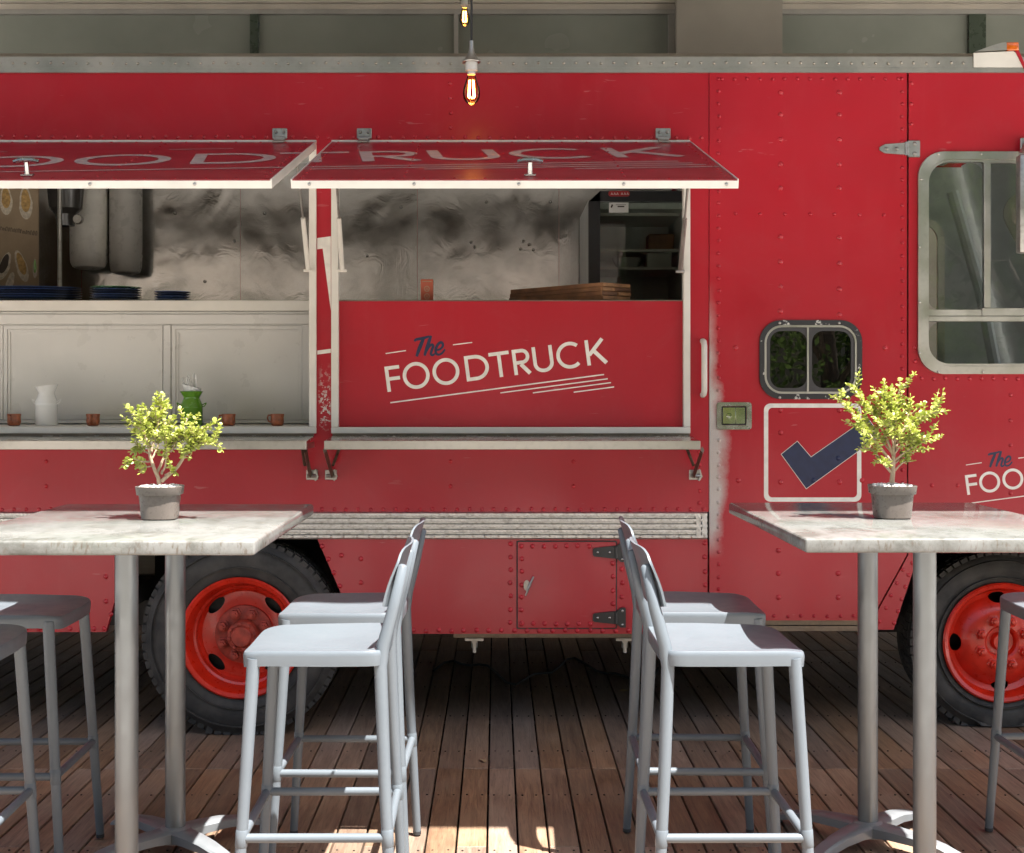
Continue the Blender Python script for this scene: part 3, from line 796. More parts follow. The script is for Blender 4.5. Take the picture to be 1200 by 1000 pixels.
# fold-down shelves outside
def shelf(x0, x1):
    zf, yf = 1.209, 5.45
    b = nb()
    vs = box(b, x0, x1, yf+.006, YS-.012, zf-.012, zf-.002)
    for v in b.verts:
        if v.co.y > YS-.1: v.co.z += .014
    s = obj('serving_shelf', b, M['steel_plain'], truck, smooth=None)
    b = nb(); box(b, x0, x1, yf, yf+.005, zf-.034, zf+.0005, .0015); box(b, x1-.005, x1, yf+.0055, YS-.013, zf-.034, zf-.0125); box(b, x0, x0+.005, yf+.0055, YS-.013, zf-.034, zf-.0125)
    obj('shelf_edge', b, M['alu'], s, smooth=None)
    return s
sA = shelf(A_x0, sx(369)); sB = shelf(sx(389), sx(810))
def bracket(x, s, dirx):
    b = nb(); zb = sz(556)
    tube(b, [(x, 5.50, 1.172), (x+dirx*.006, YS-.02, zb)], .017, 4, flat=.45)
    tube(b, [(x+dirx*.035, YS-.03, 1.165), (x+dirx*.018, 5.62, 1.105)], .007, 6)
    obj('shelf_bracket', b, M['rust_bracket'], s, smooth=None)
    b = nb(); box(b, x-.024, x+.024, YS-.006, YS-.0005, zb-.022, zb+.018, .001); tube(b, [(x-.018, YS-.016, zb-.006), (x+.022, YS-.016, zb-.006)], .007, 8)
    prism(b, [(x+.016,zb-.026),(x+.028,zb-.008),(x+.018,zb+.022),(x+.013,zb+.02),(x+.019,zb-.006),(x+.011,zb-.024)], YS-.022, YS-.0062)
    obj('bracket_foot', b, M['galv'], s, smooth=None)
bracket(sx(366), sA, -1); bracket(sx(388), sB, 1); bracket(sx(812)+.008, sB, -1)

# grab handle, lock
b = nb(); x = sx(823.5); z0, z1 = sz(463), sz(400)
tube(b, [(x, YS-.001, z0), (x, YS-.03, z0+.004), (x, YS-.045, z0+.02), (x, YS-.045, z1-.02), (x, YS-.03, z1-.004), (x, YS-.001, z1)], .012, 12)
obj('grab_handle', b, M['alu_white'], truck, smooth=60)
b = nb(); prism(b, rr(sx(839.5), sx(880.5), sz(503.5), sz(471.5), .012, 4), YS-.010, YS-.0042, [rr(sx(845), sx(874.5), sz(498.5), sz(476), .006, 3)])
lock = obj('door_lock', b, M['chrome'], truck, smooth=50)
b = nb(); prism(b, rect(sx(845.2), sx(874.3), sz(498.3), sz(476.2)), YS-.0048, YS-.0044); obj('lock_recess', b, M['black'], lock, smooth=None)
b = nb(); box(b, sx(846.6), sx(861.5), YS-.0095, YS-.005, sz(496.8), sz(477.7), .001); box(b, sx(862), sx(872.8), YS-.0078, YS-.005, sz(496.8), sz(477.7), .001)
lathe(b, [(.011,0),(.011,.004),(.006,.0045)], (sx(854), YS-.0095, sz(487)), 'y', 14); obj('paddle', b, metal('greenish_chrome', (.62, .65, .50), .10), lock, smooth=40)
# strap hinge between door and cab
b = nb(); zc = sz(175)
prism(b, [(sx(1030),zc-.006), (sx(1036),zc-.018), (sx(1060),zc-.024), (sx(1060),zc+.024), (sx(1036),zc+.018), (sx(1030),zc+.006)], YS-.012, YS-.0042)
box(b, sx(1063.5), sx(1077.5), YS-.011, YS-.0022, zc-.034, zc+.034, .002); tube(b, [(sx(1061.8), YS-.012, zc-.027), (sx(1061.8), YS-.012, zc+.027)], .008, 10)
for px, dz in ((1038, 0), (1050, 0), (1071, .02), (1071, -.02)): dome(b, (sx(px), YS-.0118, zc+dz), .009, .006, 6)
obj('strap_hinge', b, M['galv'], truck)

# small rounded window in the door
b = nb(); prism(b, rr(sx(889.5), sx(1009.5), sz(468), sz(375.5), .088, 8), YS-.014, YS-.0042, [rr(wx0+.004, wx1-.004, wz0+.004, wz1-.004, .072, 8)])
def chipped():
    t = NT('chipped_black_gasket')
    t.set(Base_Color=t.mix(t.ramp(t.noise(22, 5, .7),   .60, .625), (.022, .021, .021), (.52, .50, .45)), Roughness=.6); return t.m
sw_ = obj('small_window', b, chipped(), truck, smooth=50)
b = nb(); prism(b, rr(wx0+.005, wx1-.005, wz0+.005, wz1-.005, .071, 8), YS-.010, YS+.01, [rr(wx0+.013, wx1-.013, wz0+.013, wz1-.013, .064, 8)]); obj('inner_frame', b, M['alu'], sw_, smooth=50)
xm = sx(946)
b = nb(); prism(b, rr(wx0+.0135, wx1-.0135, wz0+.0135, wz1-.0135, .063, 8), YS-.006, YS+.012, [rr(wx0+.028, xm-.002, wz0+.028, wz1-.028, .045, 5), rr(xm+.018, wx1-.028, wz0+.028, wz1-.028, .045, 5)]); obj('rubber_seal', b, plain('dark_window_rubber', (.045, .042, .042), .55), sw_, smooth=50)
b = nb(); box(b, xm-.003, xm+.004, YS-.011, YS-.0065, wz0+.014, wz1-.014); obj('mullion', b, M['alu'], sw_, smooth=None)
for a, c in ((wx0+.027, xm-.001), (xm+.017, wx1-.027)):
    b = nb(); prism(b, rr(a, c, wz0+.027, wz1-.027, .046, 5), YS-.0005, YS+.004); obj('pane', b, M['glass_tint'], sw_, smooth=None)
b = nb()
for px, py in ((913, 379), (982.5, 379), (913, 466), (978, 466)): dome(b, (sx(px), YS-.014, sz(py)), .006, .004)
stuff(obj('screws', b, M['alu'], sw_))

# cab window
b = nb(); prism(b, rr(sx(1074.5), sx(1310), sz(438.5), sz(178.5), .105, 9), YS-.018, YS-.0022, [rr(cw[0]+.002, cw[1]-.002, cw[2]+.002, cw[3]-.002, .093, 9)])
cwin = obj('cab_window', b, M['alu'], truck, smooth=50)
b = nb(); prism(b, rr(cw[0]+.003, cw[1]-.003, cw[2]+.003, cw[3]-.003, .092, 9), YS-.012, YS+.02, [rr(cw[0]+.012, cw[1]-.012, cw[2]+.012, cw[3]-.012, .083, 9)]); obj('inner_frame', b, M['alu'], cwin, smooth=50)
b = nb(); box(b, cw[0]+.0125, cw[1]-.0125, YS-.014, YS+.018, sz(377), sz(371), .001); box(b, cw[0]+.0125, sx(1150), YS-.007, YS+.018, sz(370.5), sz(363), .001); box(b, sx(1150), cw[1]-.0125, YS-.012, YS+.018, sz(370.5), sz(361.5), .001); obj('transom', b, M['alu'], cwin, smooth=None)
b = nb(); box(b, sx(1152.5), sx(1160), YS-.010, YS+.014, sz(361), sz(191), .001); box(b, sx(1151), cw[1]-.03, YS-.011, YS+.015, sz(192)+.0005, sz(186), .001); obj('mullion', b, M['alu'], cwin, smooth=None)
for x0, x1, z0, z1 in ((cw[0]+.0128, sx(1152.6), sz(363.2), cw[3]-.013), (sx(1159.8), cw[1]-.013, sz(361.6), sz(192)), (cw[0]+.0128, cw[1]-.013, cw[2]+.013, sz(376.8))):
    b = nb(); prism(b, rect(x0+.0003, x1-.0003, z0+.0003, z1-.0003) if z0 > sz(380) and x0 > cw[0]+.02 else rr(x0, x1, z0, z1, .06 if z0 < sz(400) else .05, 5), YS+.002, YS+.006); obj('pane', b, M['glass'], cwin, smooth=None)
b = nb()
for px, py in ((1078, 211), (1076, 290), (1076, 355), (1076, 414), (1098, 181.5), (1148, 181.5), (1098, 436), (1150, 436)): dome(b, (sx(px), YS-.018, sz(py)), .006, .004)
stuff(obj('screws', b, M['alu'], cwin))
# mirror arm at the right edge
b = nb(); ym = YS-.16
box(b, X(1193, ym), X(1215, ym), ym-.02, ym+.03, Z(297, ym), Z(182, ym), .008, 2)
tube(b, [(X(1198, ym), ym+.01, Z(182, ym)), (X(1197, YS), YS-.05, Z(172, YS)), (X(1205, YS), YS-.012, Z(168, YS))], .012, 10)
box(b, sx(1193), sx(1215), YS-.03, YS-.0182, sz(180), sz(163), .003)
obj('mirror_arm', b, M['galv'], truck)
# clearance lamp and capping at the roof front
b = nb(); prism(b, [(sx(1140),sz(80)), (sx(1199),sz(80)), (sx(1192),sz(65)), (sx(1186),sz(61)), (sx(1140),sz(63))], YS-.012, YS-.0065); cap_ = obj('roof_cap', b, M['alu_white'], truck, smooth=None)
b = nb(); prism(b, [(sx(1141),sz(62)), (sx(1180),sz(60)), (sx(1177),sz(51)), (sx(1172),sz(51.5)), (sx(1160),sz(55))], YS-.02, YS+.03); lamp = obj('clearance_lamp', b, M['alu_dull'], truck, smooth=None)
b = nb(); box(b, sx(1177.5), sx(1192), YS-.022, YS+.03, sz(60.5), sz(51), .004, 2); obj('lens', b, M['amber'], lamp)
b = nb(); prism(b, [(sx(1188),sz(61)), (sx(1192),sz(60)), (sx(1203),sz(84)), (sx(1199.5),sz(84))], YS-.016, YS-.0125); obj('roof_trim', b, M['red'], cap_, smooth=None)

# wheels
def wheel(cx, cz, yf, rim, tyr, front, flatten=0.0):
    wq = bpy.data.objects.new('wheel', None); C.objects.link(wq); wq.parent = truck; WLOC[wq] = Vector((cx, yf, cz)); wq.location = WLOC[wq]-WLOC[truck]; wq.empty_display_size = .1
    c = (cx, yf, cz)
    W = .23
    b = nb()
    lathe(b, [(rim*.97,-.03),(rim*1.0,-.004),(rim*1.06,.006),(rim*1.2,.014),(tyr*.80,.018),(tyr*.90,.010),(tyr*.955,-.006),(tyr*.985,-.025),(tyr*.985,-W+.02),(tyr*.95,-W),(rim,-W)], c, 'y', 72, cap=False)
    n = 66                                              # shoulder lugs
    for i in range(n):
        a = 2*PI*i/n
        for d0, d1, r0, r1, da, sh in ((-.030,-.004,.925,.994,.036,0), (-.095,-.035,.93,1.0,.036,.03), (-.16,-.10,.93,1.0,.036,0)):
            n0 = len(b.verts); box(b, tyr*r0, tyr*r1, -tyr*da, tyr*da, d0, d1); b.verts.ensure_lookup_table()
            for v in b.verts[n0:]:
                q = v.co.copy(); rr_ = q.x; 
                if d1 > -.002 and q.x > tyr*.98 and q.z > -.005: q.z -= .012
                t = a + sh + q.y/tyr*1.0
                v.co = Vector((cx+rr_*math.cos(t), yf-q.z, cz+rr_*math.sin(t)))
    # thin raised bands on the sidewall
    for r0 in (.70, .88): lathe(b, [(tyr*r0,.010),(tyr*(r0+.005),.0215),(tyr*(r0+.012),.0215),(tyr*(r0+.017),.010)], c, 'y', 72, cap=False)
    if flatten:
        floor_ = .003
        for v in b.verts:
            if v.co.z < floor_+.02:
                k = floor_ + max(0, (v.co.z-floor_))*.3
                over = (floor_+.02 - v.co.z)
                v.co.z = max(floor_, k); v.co.y -= min(.03, over*.25) if v.co.y < yf+.05 else 0
    obj('tyre', b, M['tyre'], wq, smooth=40)
    b = nb()
    if not front:
        pr = [(rim*.955,-.05),(rim*1.005,.006),(rim*1.02,.013),(rim*1.0,.017),(rim*.95,.012),(rim*.925,.0),(rim*.90,-.03),(rim*.86,-.055),(rim*.82,-.060),(rim*.80,-.085),(rim*.74,-.10),(rim*.60,-.10),(rim*.50,-.095),(rim*.485,-.09),(0.001,-.09)]
    else:
        pr = [(rim*.955,-.05),(rim*1.005,.006),(rim*1.02,.013),(rim*1.0,.017),(rim*.95,.012),(rim*.925,.0),(rim*.88,-.035),(rim*.82,-.045),(rim*.78,-.050),(rim*.70,-.030),(rim*.60,-.010),(rim*.52,.0),(rim*.30,.0),(rim*.27,-.006),(rim*.24,-.03),(0.001,-.035)]
    lathe(b, pr, c, 'y', 64, cap=False)
    d = obj('rim', b, M['wheel_red'], wq, smooth=30)
    # hand holes cut through the disc
    cut = nb(); n = 4; hr = rim*(.69 if not front else .76); hw_, ht_ = (.085, .185) if not front else (.095, .15)
    for i in range(n):
        a = R(45+90*i) if not front else R(90*i+2)
        ring = []
        for y in (-.5, .5):
            ring.append([cut.verts.new((cx + math.cos(a)*hr + (math.cos(t)*rim*hw_*math.cos(a) - math.sin(t)*rim*ht_*math.sin(a)), yf+.07+y*.13, cz + math.sin(a)*hr + (math.cos(t)*rim*hw_*math.sin(a) + math.sin(t)*rim*ht_*math.cos(a)))) for t in [2*PI*k/20 for k in range(20)]])
        ring_faces(cut, ring)
    co = obj('cutter', cut, M['black'], None, smooth=None)
    co.location = Vector(co.location)
    bpy.context.view_layer.update()
    # rim needs thickness for a clean cut
    sol = d.modifiers.new('s', 'SOLIDIFY'); sol.thickness = .006; sol.offset = 0
    bo = d.modifiers.new('b', 'BOOLEAN'); bo.object = co; bo.operation = 'DIFFERENCE'; bo.solver = 'EXACT'
    bpy.context.view_layer.update()
    me = bpy.data.meshes.new_from_object(d.evaluated_get(bpy.context.evaluated_depsgraph_get()))
    d.modifiers.clear(); d.data = me; finish(me, 30)
    bpy.data.objects.remove(co)
    b = nb(); lathe(b, [(rim*.9,-.14),(rim*.9,-.15),(.01,-.15)], c, 'y', 32, cap=False); obj('brake_drum', b, M['black'], wq)
    # hub
    b = nb()
    if not front:
        lathe(b, [(rim*.50,-.092),(rim*.50,-.078),(rim*.47,-.074),(.01,-.074)], c, 'y', 40, cap=False)
        lathe(b, [(rim*.27,-.078),(rim*.26,-.03),(rim*.245,-.024),(rim*.19,-.022),(rim*.17,-.006),(rim*.15,-.002),(.002,-.001)], c, 'y', 28, cap=False)
        for i in range(8):
            a = 2*PI*i/8+.2; lathe(b, [(.0085,0),(.0085,.010),(.004,.013)], (cx+math.cos(a)*rim*.215, yf+.022, cz+math.sin(a)*rim*.215), 'y', 6)
        nl, rl, yl = 8, rim*.385, .074
    else:
        lathe(b, [(rim*.235,-.034),(rim*.16,-.034),(rim*.15,-.012),(rim*.13,-.004),(.002,-.003)], c, 'y', 28, cap=False)
        nl, rl, yl = 8, rim*.40, .0
    for i in range(nl):
        a = 2*PI*i/nl+.39
        p = (cx+math.cos(a)*rl, yf+yl, cz+math.sin(a)*rl)
        lathe(b, [(.027,-.003),(.027,.005),(.019,.008),(.018,.030),(.011,.032),(.010,.042),(.001,.043)], p, 'y', 6)
    obj('hub', b, M['hub_red'] if not front else M['wheel_red'], wq, smooth=30)
    return wq
RW = (864-751)/1650*(YS+.02)
wheel(sx(281), .398, YS+.02, .240, .407, False, .02)
yfw = YS+.17
wheel(X(1174, yfw), .352, yfw, .243, .385, True, .02)

# ------------------------------------------------------------------ inside the truck
YI = 7.80
def steel_sheet(x0, x1, z0, z1, Y, nm='wall_sheet', parent=None):
    b = nb(); box(b, x0, x1, Y, Y+.006, z0, z1); return obj(nm, b, M['steel'], parent or truck, smooth=None)
seams = [-3.35, -2.3, -1.42, X(489, YI), X(655, YI), .97]
for a, c in zip(seams, seams[1:]): steel_sheet(a+.001, c-.001, .56, 2.66, YI+random.uniform(-.002,.002))
b = nb(); box(b, -3.40, -3.36, YS+.05, YI, .56, 2.66); obj('inner_end_wall', b, plain('end_wall_sheet', (.48, .46, .42), .35, metal=.3), truck, smooth=None)
b = nb(); box(b, .985, 1.02, YS+.04, YI+.02, .56, 2.66); obj('partition', b, M['steel'], truck, smooth=None)
b = nb(); box(b, -3.38, .98, YS+.08, YI, 2.66, 2.69); obj('ceiling_lining', b, plain('ceiling_sheet', (.46, .44, .40), .4, metal=.2), truck, smooth=None)
b = nb(); box(b, 1.03, XF-.45, YS+.09, YB-.04, 2.66, 2.69); obj('cab_lining', b, M['interior_paint'], truck, smooth=None)
# spots of rivets / screws on the steel
P = [(X(px, YI), Z(py, YI)) for px, py in ((556,290),(552,284),(613,283),(620,287),(610,292),(625,293),(570,237),(645,237),(470,243),(430,300),(275,283),(240,330),(205,250),(310,250))]
rivets('sheet_screws', P, M['chrome'], truck, .009, .006, YI-.003)
b = nb(); box(b, -3.36, .98, YS+.78, YI-.002, .551, .558); obj('floor_reflector', b, plain('pale_reflector_sheet', (.55, .53, .49), .5), truck, smooth=None)  # pale sheet added over the floor to brighten reflections in the steel
# counter at the left hatch
YC = 6.02
xr = sx(362)+.02; xl = -3.05
zc1 = Z(352, YC); zc0 = Z(364.5, YC)
b = nb(); box(b, xl, xr, YC, YC+.62, zc0, zc1, .003); counter = obj('counter', b, M['alu_white'], truck, smooth=None)
b = nb()
ztop = zc0-.002; zbot = 1.262
box(b, xl, xr, YC+.030, YC+.075, zbot, ztop)
obj('counter_panel', b, M['cream'], counter, smooth=None)
b = nb()
box(b, xl, xr, YC+.018, YC+.0298, Z(380, YC), Z(368, YC), .003)
box(b, xl, xr, YC+.018, YC+.0298, zbot, Z(492.5, YC), .003)
for pa, pc in ((190, 199), (353.5, 366)): box(b, X(pa, YC), X(pc, YC), YC+.019, YC+.0298, Z(492, YC), Z(380.5, YC), .003)
box(b, X(-6, YC), X(1.5, YC), YC+.019, YC+.0298, Z(492, YC), Z(380.5, YC), .003)
for pa, pc in ((2, 189), (200, 353)):
    x0, x1 = X(pa, YC), X(pc, YC); z0, z1 = Z(491.5, YC), Z(381.5, YC); k = .016
    prism(b, rect(x0, x1, z0, z1), YC+.022, YC+.0298, [rect(x0+k, x1-k, z0+k, z1-k)])
    prism(b, rect(x0+k+.001, x1-k-.001, z0+k+.001, z1-k-.001), YC+.026, YC+.0298, [rect(x0+2*k-.004, x1-2*k+.004, z0+2*k-.004, z1-2*k+.004)])
obj('panel_frame', b, M['cream'], counter, smooth=None)
b = nb(); box(b, xl, xr, YS-.012, YC+.08, 1.236, 1.258, .002); sill = obj('inner_sill', b, M['alu_white'], truck, smooth=None)
b = nb(); box(b, xl, xr-.02, YS-.0175, YS-.0172, sz(511.5), sz(509.5)); b.free()
# counter behind the logo panel
YCB = YS+.05
b = nb(); box(b, sx(397)-.03, .97, YCB, YCB+.55, sz(356)-.03, sz(356)+.004, .003); obj('counter', b, M['steel_plain'], truck, smooth=None)
ZB = sz(356)+.004
b = nb(); prism(b, rect(1.03, XF-.01, .56, 2.655), YB-.006, YB-.002, [rr(cw[0], cw[1], cw[2], cw[3], .095)]); obj('cab_far_lining', b, M['interior_paint'], truck, smooth=None)
b = nb(); box(b, 1.022, 1.03, YS+.04, YB-.01, .56, 2.655); obj('cab_partition_lining', b, M['interior_paint'], truck, smooth=None)
# cab fittings seen through the window
b = nb(); box(b, 1.25, 1.7, 6.35, 6.85, .56, 1.2, .04, 2); box(b, 1.22, 1.36, 6.35, 6.85, 1.2, 1.95, .05, 2); obj('driver_seat', b, M['seat_vinyl'], truck)
b = nb(); tube(b, [(X(1116, 6.5), 6.5, Z(225, 6.5)), (X(1150, 6.5), 6.5, Z(345, 6.5)), (X(1168, 6.5), 6.5, Z(440, 6.5))], .028, 10); obj('cab_strut', b, M['interior_paint'], truck)
b = nb(); box(b, 2.35, 2.9, YS+.1, YB-.1, .56, 1.45, .05, 2); obj('dashboard', b, M['seat_vinyl'], truck)
b = nb(); prism(b, rr(cw[0]-.03, cw[1]+.03, cw[2]-.03, cw[3]+.03, .12, 6), YB-.02, YB-.007, [rr(cw[0]+.01, cw[1]-.01, cw[2]+.01, cw[3]-.01, .085, 6)]); fw = obj('far_window_frame', b, M['alu'], truck, smooth=None)

# fridge
fx0, fx1, fy, fz0, fz1 = X(690, 6.98), .97, 6.98, .56, 2.35
fridge = thing('display_fridge', ((fx0+fx1)/2, 7.35, fz0), 'black framed glass door fridge inside the right serving hatch', 'fridge')
b = nb(); box(b, fx0, fx1, fy+.06, 7.74, fz1-.04, fz1); box(b, fx0, fx1, fy+.06, 7.74, fz0, fz0+.06); box(b, fx0, fx0+.03, fy+.06, 7.74, fz0+.06, fz1-.04); box(b, fx1-.03, fx1, fy+.06, 7.74, fz0+.06, fz1-.04); box(b, fx0+.03, fx1-.03, 7.71, 7.74, fz0+.06, fz1-.04); obj('cabinet', b, M['fridge_in'], fridge, smooth=None)
b = nb(); prism(b, rect(fx0, fx1, fz0+.02, fz1-.01), fy, fy+.055, [rect(fx0+.056, fx1-.03, fz0+.1, Z(224, fy))]); fd = obj('door_frame', b, M['fridge_black'], fridge, smooth=None)
b = nb(); box(b, fx0+.057, fx1-.031, fy+.02, fy+.026, fz0+.101, Z(224, fy)-.001); obj('pane', b, M['glass_fridge'], fd, smooth=None)
for py in (313, 292, 250, 352):
    b = nb(); yy = 7.2; box(b, fx0+.031, fx1-.031, yy, 7.70, Z(py+3, yy), Z(py, yy)); obj('shelf', b, M['alu_white'], fridge, smooth=None)
b = nb(); box(b, X(714, fy), X(737, fy), fy+.0165, fy+.0195, Z(249, fy), Z(237, fy)); lb = obj('notice', b, M['white_enamel'], fd, smooth=None)
b = nb(); tube(b, [(X(716.5, fy), fy+.0158, Z(243, fy)), (X(718, fy), fy+.0158, Z(239.5, fy))], .004, 6); box(b, X(724, fy), X(732, fy), fy+.0158, fy+.0162, Z(242.5, fy), Z(241, fy)); box(b, X(722, fy), X(734, fy), fy+.0158, fy+.0162, Z(240, fy), Z(239.4, fy)); obj('print', b, M['ink'], lb, smooth=None)
b = nb(); prism(b, rr(X(713, fy), X(738, fy), Z(230.5, fy), Z(224, fy), .012, 5), fy-.003, fy-.0005); stk = obj('sticker', b, M['red_sticker'], fd, smooth=None)
b = nb()
for i in range(6):
    x = X(716+i*3.3+(2 if i > 2 else 0), fy); ribbon(b, [(x, Z(228.5, fy)), (x+.004, Z(226, fy)), (x+.008, Z(228.5, fy))], .003)
for v in b.verts: v.co.y += fy-.0035
obj('sticker_print', b, M['white_enamel'], stk, smooth=None)
for px0, px1, py0, py1, m in ((758, 787, 290, 313, 'tub'), (727, 745, 298, 313, 'white_enamel'), (760, 790, 268, 292, 'board_wood')):
    yy = 7.3; b = nb(); z0 = Z(py1, 7.2)+.004
    if m == 'white_enamel': lathe(b, [(.05,0),(.075,.05),(.078,.055),(.07,.05),(.045,.01)], ((X(px0, yy)+X(px1, yy))/2, yy+.08, z0), 'z', 20); o = obj('bowl', b, M[m])
    else: box(b, X(px0, yy), X(px1, yy), yy, yy+.14, z0, z0+.085, .006); o = obj('food_tub' if m == 'tub' else 'food_carton', b, M[m])
    tag(o, {'tub': 'pale plastic tub on a shelf inside the fridge', 'white_enamel': 'white bowl on a shelf inside the fridge', 'board_wood': 'brown carton on the upper shelf inside the fridge'}[m], 'container')

# wall-mounted machine at the left, with cup
mach = thing('drinks_dispenser', (X(105, 7.55), 7.6, Z(318, 7.55)), 'steel twin-cylinder dispenser hanging on the steel wall above the plates', 'dispenser')
y7 = 7.55
M['mach_pale'] = plain('pale_grey_appliance', (.78, .75, .68), .3); M['mach_dark'] = plain('mid_grey_appliance', (.48, .46, .42), .3)
b = nb(); lathe(b, [(.055,0),(.085,.012),(.098,.04),(.10,.10),(.10,.62)], (X(97, y7), 7.66, Z(314, y7)), 'z', 28); obj('cylinder', b, M['mach_pale'], mach)
b = nb(); lathe(b, [(.04,0),(.075,.012),(.085,.04),(.088,.10),(.088,.62)], (X(140, y7), 7.68, Z(320, y7)), 'z', 28); obj('cylinder', b, M['mach_dark'], mach)
b = nb(); lathe(b, [(.045,0),(.05,.03),(.055,.06),(.085,.09),(.095,.20),(.10,.22),(.10,.25)], (X(77, 7.4), 7.40, Z(265, 7.4)), 'z', 24); obj('grinder_cup', b, plain('smoked_plastic', (.05, .045, .04), .2), mach)
b = nb(); lathe(b, [(.001,.03),(.022,.03),(.026,.02),(.026,0)], (X(91, 7.3), 7.32, Z(257, 7.3)), 'y', 14, cap=False); obj('knob', b, M['steel_plain'], mach)
b = nb(); tube(b, [(X(70, 7.2), 7.2, 1.72), (X(70, 7.2), 7.2, 2.62)], .012, 8); tag(obj('steel_pole', b, M['galv']), 'thin dark upright pole behind the blue plates', 'pole')

# brown illustrated board
yb = 7.2
brd = thing('menu_board', (X(20, yb), yb, 1.72), 'brown kraft board painted with toasts and handwriting, at the back of the left hatch', 'menu board')
b = nb(); box(b, X(-40, yb), X(45, yb), yb, yb+.012, 1.72, Z(205, yb)); obj('board', b, M['tan_card'], brd, smooth=None)
def toast(cx, cz, w_, h_, m, ang=0, mm='toast_pale'):
    b = nb(); P = [(math.cos(t)*w_*(.85 if math.sin(t) > 0 else 1), math.sin(t)*h_) for t in [2*PI*i/18 for i in range(18)]]
    P = [(X(cx, yb)+p[0]*math.cos(ang)-p[1]*math.sin(ang), Z(cz, yb)+p[0]*math.sin(ang)+p[1]*math.cos(ang)) for p in P]
    prism(b, P, yb-.001, yb-.0002); o = obj('painted_toast', b, M[mm], brd, smooth=None)
    b = nb(); cxx = sum(p[0] for p in P)/len(P); czz = sum(p[1] for p in P)/len(P)
    prism(b, [(cxx+(p[0]-cxx)*.7, czz+.012+(p[1]-czz)*.7) for p in P], yb-.002, yb-.0012); obj('topping', b, M[m], o, smooth=None)
toast(7, 235, .034, .075, 'toast', .05); toast(30, 238, .036, .085, 'toast', .05)
toast(5, 312, .03, .075, 'ink', -.35); toast(25, 312, .03, .085, 'toast', .3); toast(12, 330, .02, .05, 'toast_pale', -.3); toast(41, 315, .012, .05, 'green_enamel', 0)
b = nb(); random.seed(3)
for i in range(15):
    x = X(1+i*2.9, yb); z = Z(270+i*.45, yb); h = .022
    P = [(x, z), (x+random.uniform(-.002,.004), z+h*random.uniform(.6,1)), (x+.008, z+h*random.uniform(.2,.9)), (x+random.uniform(.003,.009), z)]
    ribbon(b, spline(P, 4), .0028, lift=yb-.0006-i*.00002)
obj('handwriting', b, M['ink'], brd, smooth=None)

# ------------------------------------------------------------------ small things at the hatches
ORD = ['lowest', 'second lowest', 'third', 'fourth', 'fifth', 'topmost']
def plates(px, rx, n, lab, grp, top=None, ry=None):
    ry = ry or rx; zz = zc1+.0012; yc = YC+.04+ry
    for i in range(n):
        b = nb(); k = rx*random.uniform(.985, 1.0)
        lathe(b, [(.45,0),(.62,.0),(.96,.0068),(1.0,.0076),(1.0,.0086),(.95,.0084),(.6,.0026),(.001,.0026)], (0,0,0), 'z', 40, cap=False)
        for v in b.verts: v.co = Vector((X(px, YC+.04)+v.co.x*k, yc+v.co.y*ry*k/rx, zz+v.co.z*1.15))
        o = obj('plate', b, M[top] if (top and i == n-1) else M['plate_blue' if (i*7+n) % 3 else 'plate_dark'])
        tag(o, lab % (ORD[i] if i < n-1 else 'topmost') if not (top and i == n-1) else 'green rimmed plate on top of a blue plate stack', 'plate', grp)
        zz += .0108
plates(20, .235, 6, 'dark blue oval platter, %s in the widest stack on the counter', 'platters in the widest stack', ry=.15)
plates(127.5, .112, 6, 'dark blue plate, %s in the stack under a green rimmed one', 'plates in the middle stack', 'plate_rim')
plates(197, .080, 4, 'small dark blue saucer, %s in the smallest stack', 'saucers in the small stack')
def cup(px, lab, ang):
    b = nb(); y = 5.79; x = X(px, y); z = 1.2585
    lathe(b, [(.018,0),(.024,.003),(.0275,.018),(.0262,.034),(.0285,.049),(.0255,.049),(.023,.034),(.022,.006),(.001,.005)], (x, y, z), 'z', 24, cap=False)
    t = thing('cup', (x, y, z), lab, 'cup', 'terracotta cups on the sill')
    obj('bowl', b, M['terracotta'], t, smooth=60)
    b = nb(); tube(b, [(x+math.cos(ang)*r, y-abs(math.sin(ang))*r, z+h) for r, h in ((.025,.042),(.037,.044),(.041,.032),(.036,.019),(.025,.014))], .0035, 6); obj('handle', b, M['terracotta'], t, smooth=60)
    b = nb(); lathe(b, [(.0290,.036),(.0292,.040),(.0290,.043),(.0262,.043),(.0262,.036)], (x, y, z-.0015), 'z', 24, cap=False); b.free()
cup(16.5, 'terracotta cup on the sill beside the white enamel can', 1.8)
cup(109, 'terracotta cup on the sill with its handle turned to the front', 1.55)
cup(268, 'terracotta cup on the sill beside the green can', PI)
cup(325, 'terracotta cup on the sill beside the hatch jamb', PI)
def can(px, r, h, m, lab, tilt):
    y = 5.86; x = X(px, y); z = 1.2585
    t = thing('milk_can', (x, y, z), lab, 'milk can')
    b = nb(); lathe(b, [(r*.94,0),(r*.97,.004),(r*.97,h*.52),(r*.99,h*.53),(r*.97,h*.545),(r*.93,h*.62),(r*.74,h*.76),(r*.70,h*.80),(r*.74,h*.84),(r*.98,h*.98),(r*1.0,h),(r*.95,h),(r*.70,h*.84),(r*.66,h*.79),(r*.85,h*.60),(r*.85,.01),(.001,.01)], (x, y, z), 'z', 32, cap=False)
    if tilt:
        for v in b.verts:
            if v.co.z > z+h*.85: v.co.z += (v.co.x-x)*.13*((v.co.z-z)/h-.8)*5
    obj('body', b, M[m], t, smooth=60)
    for s_ in (-1, 1):
        b = nb(); tube(b, [(x+s_*r*q, y, z+h*k) for q, k in ((.92,.55),(1.12,.56),(1.28,.64),(1.30,.66),(1.15,.64),(.93,.60))], .0022, 6); obj('handle', b, M[m], t)
    return x, y, z+h
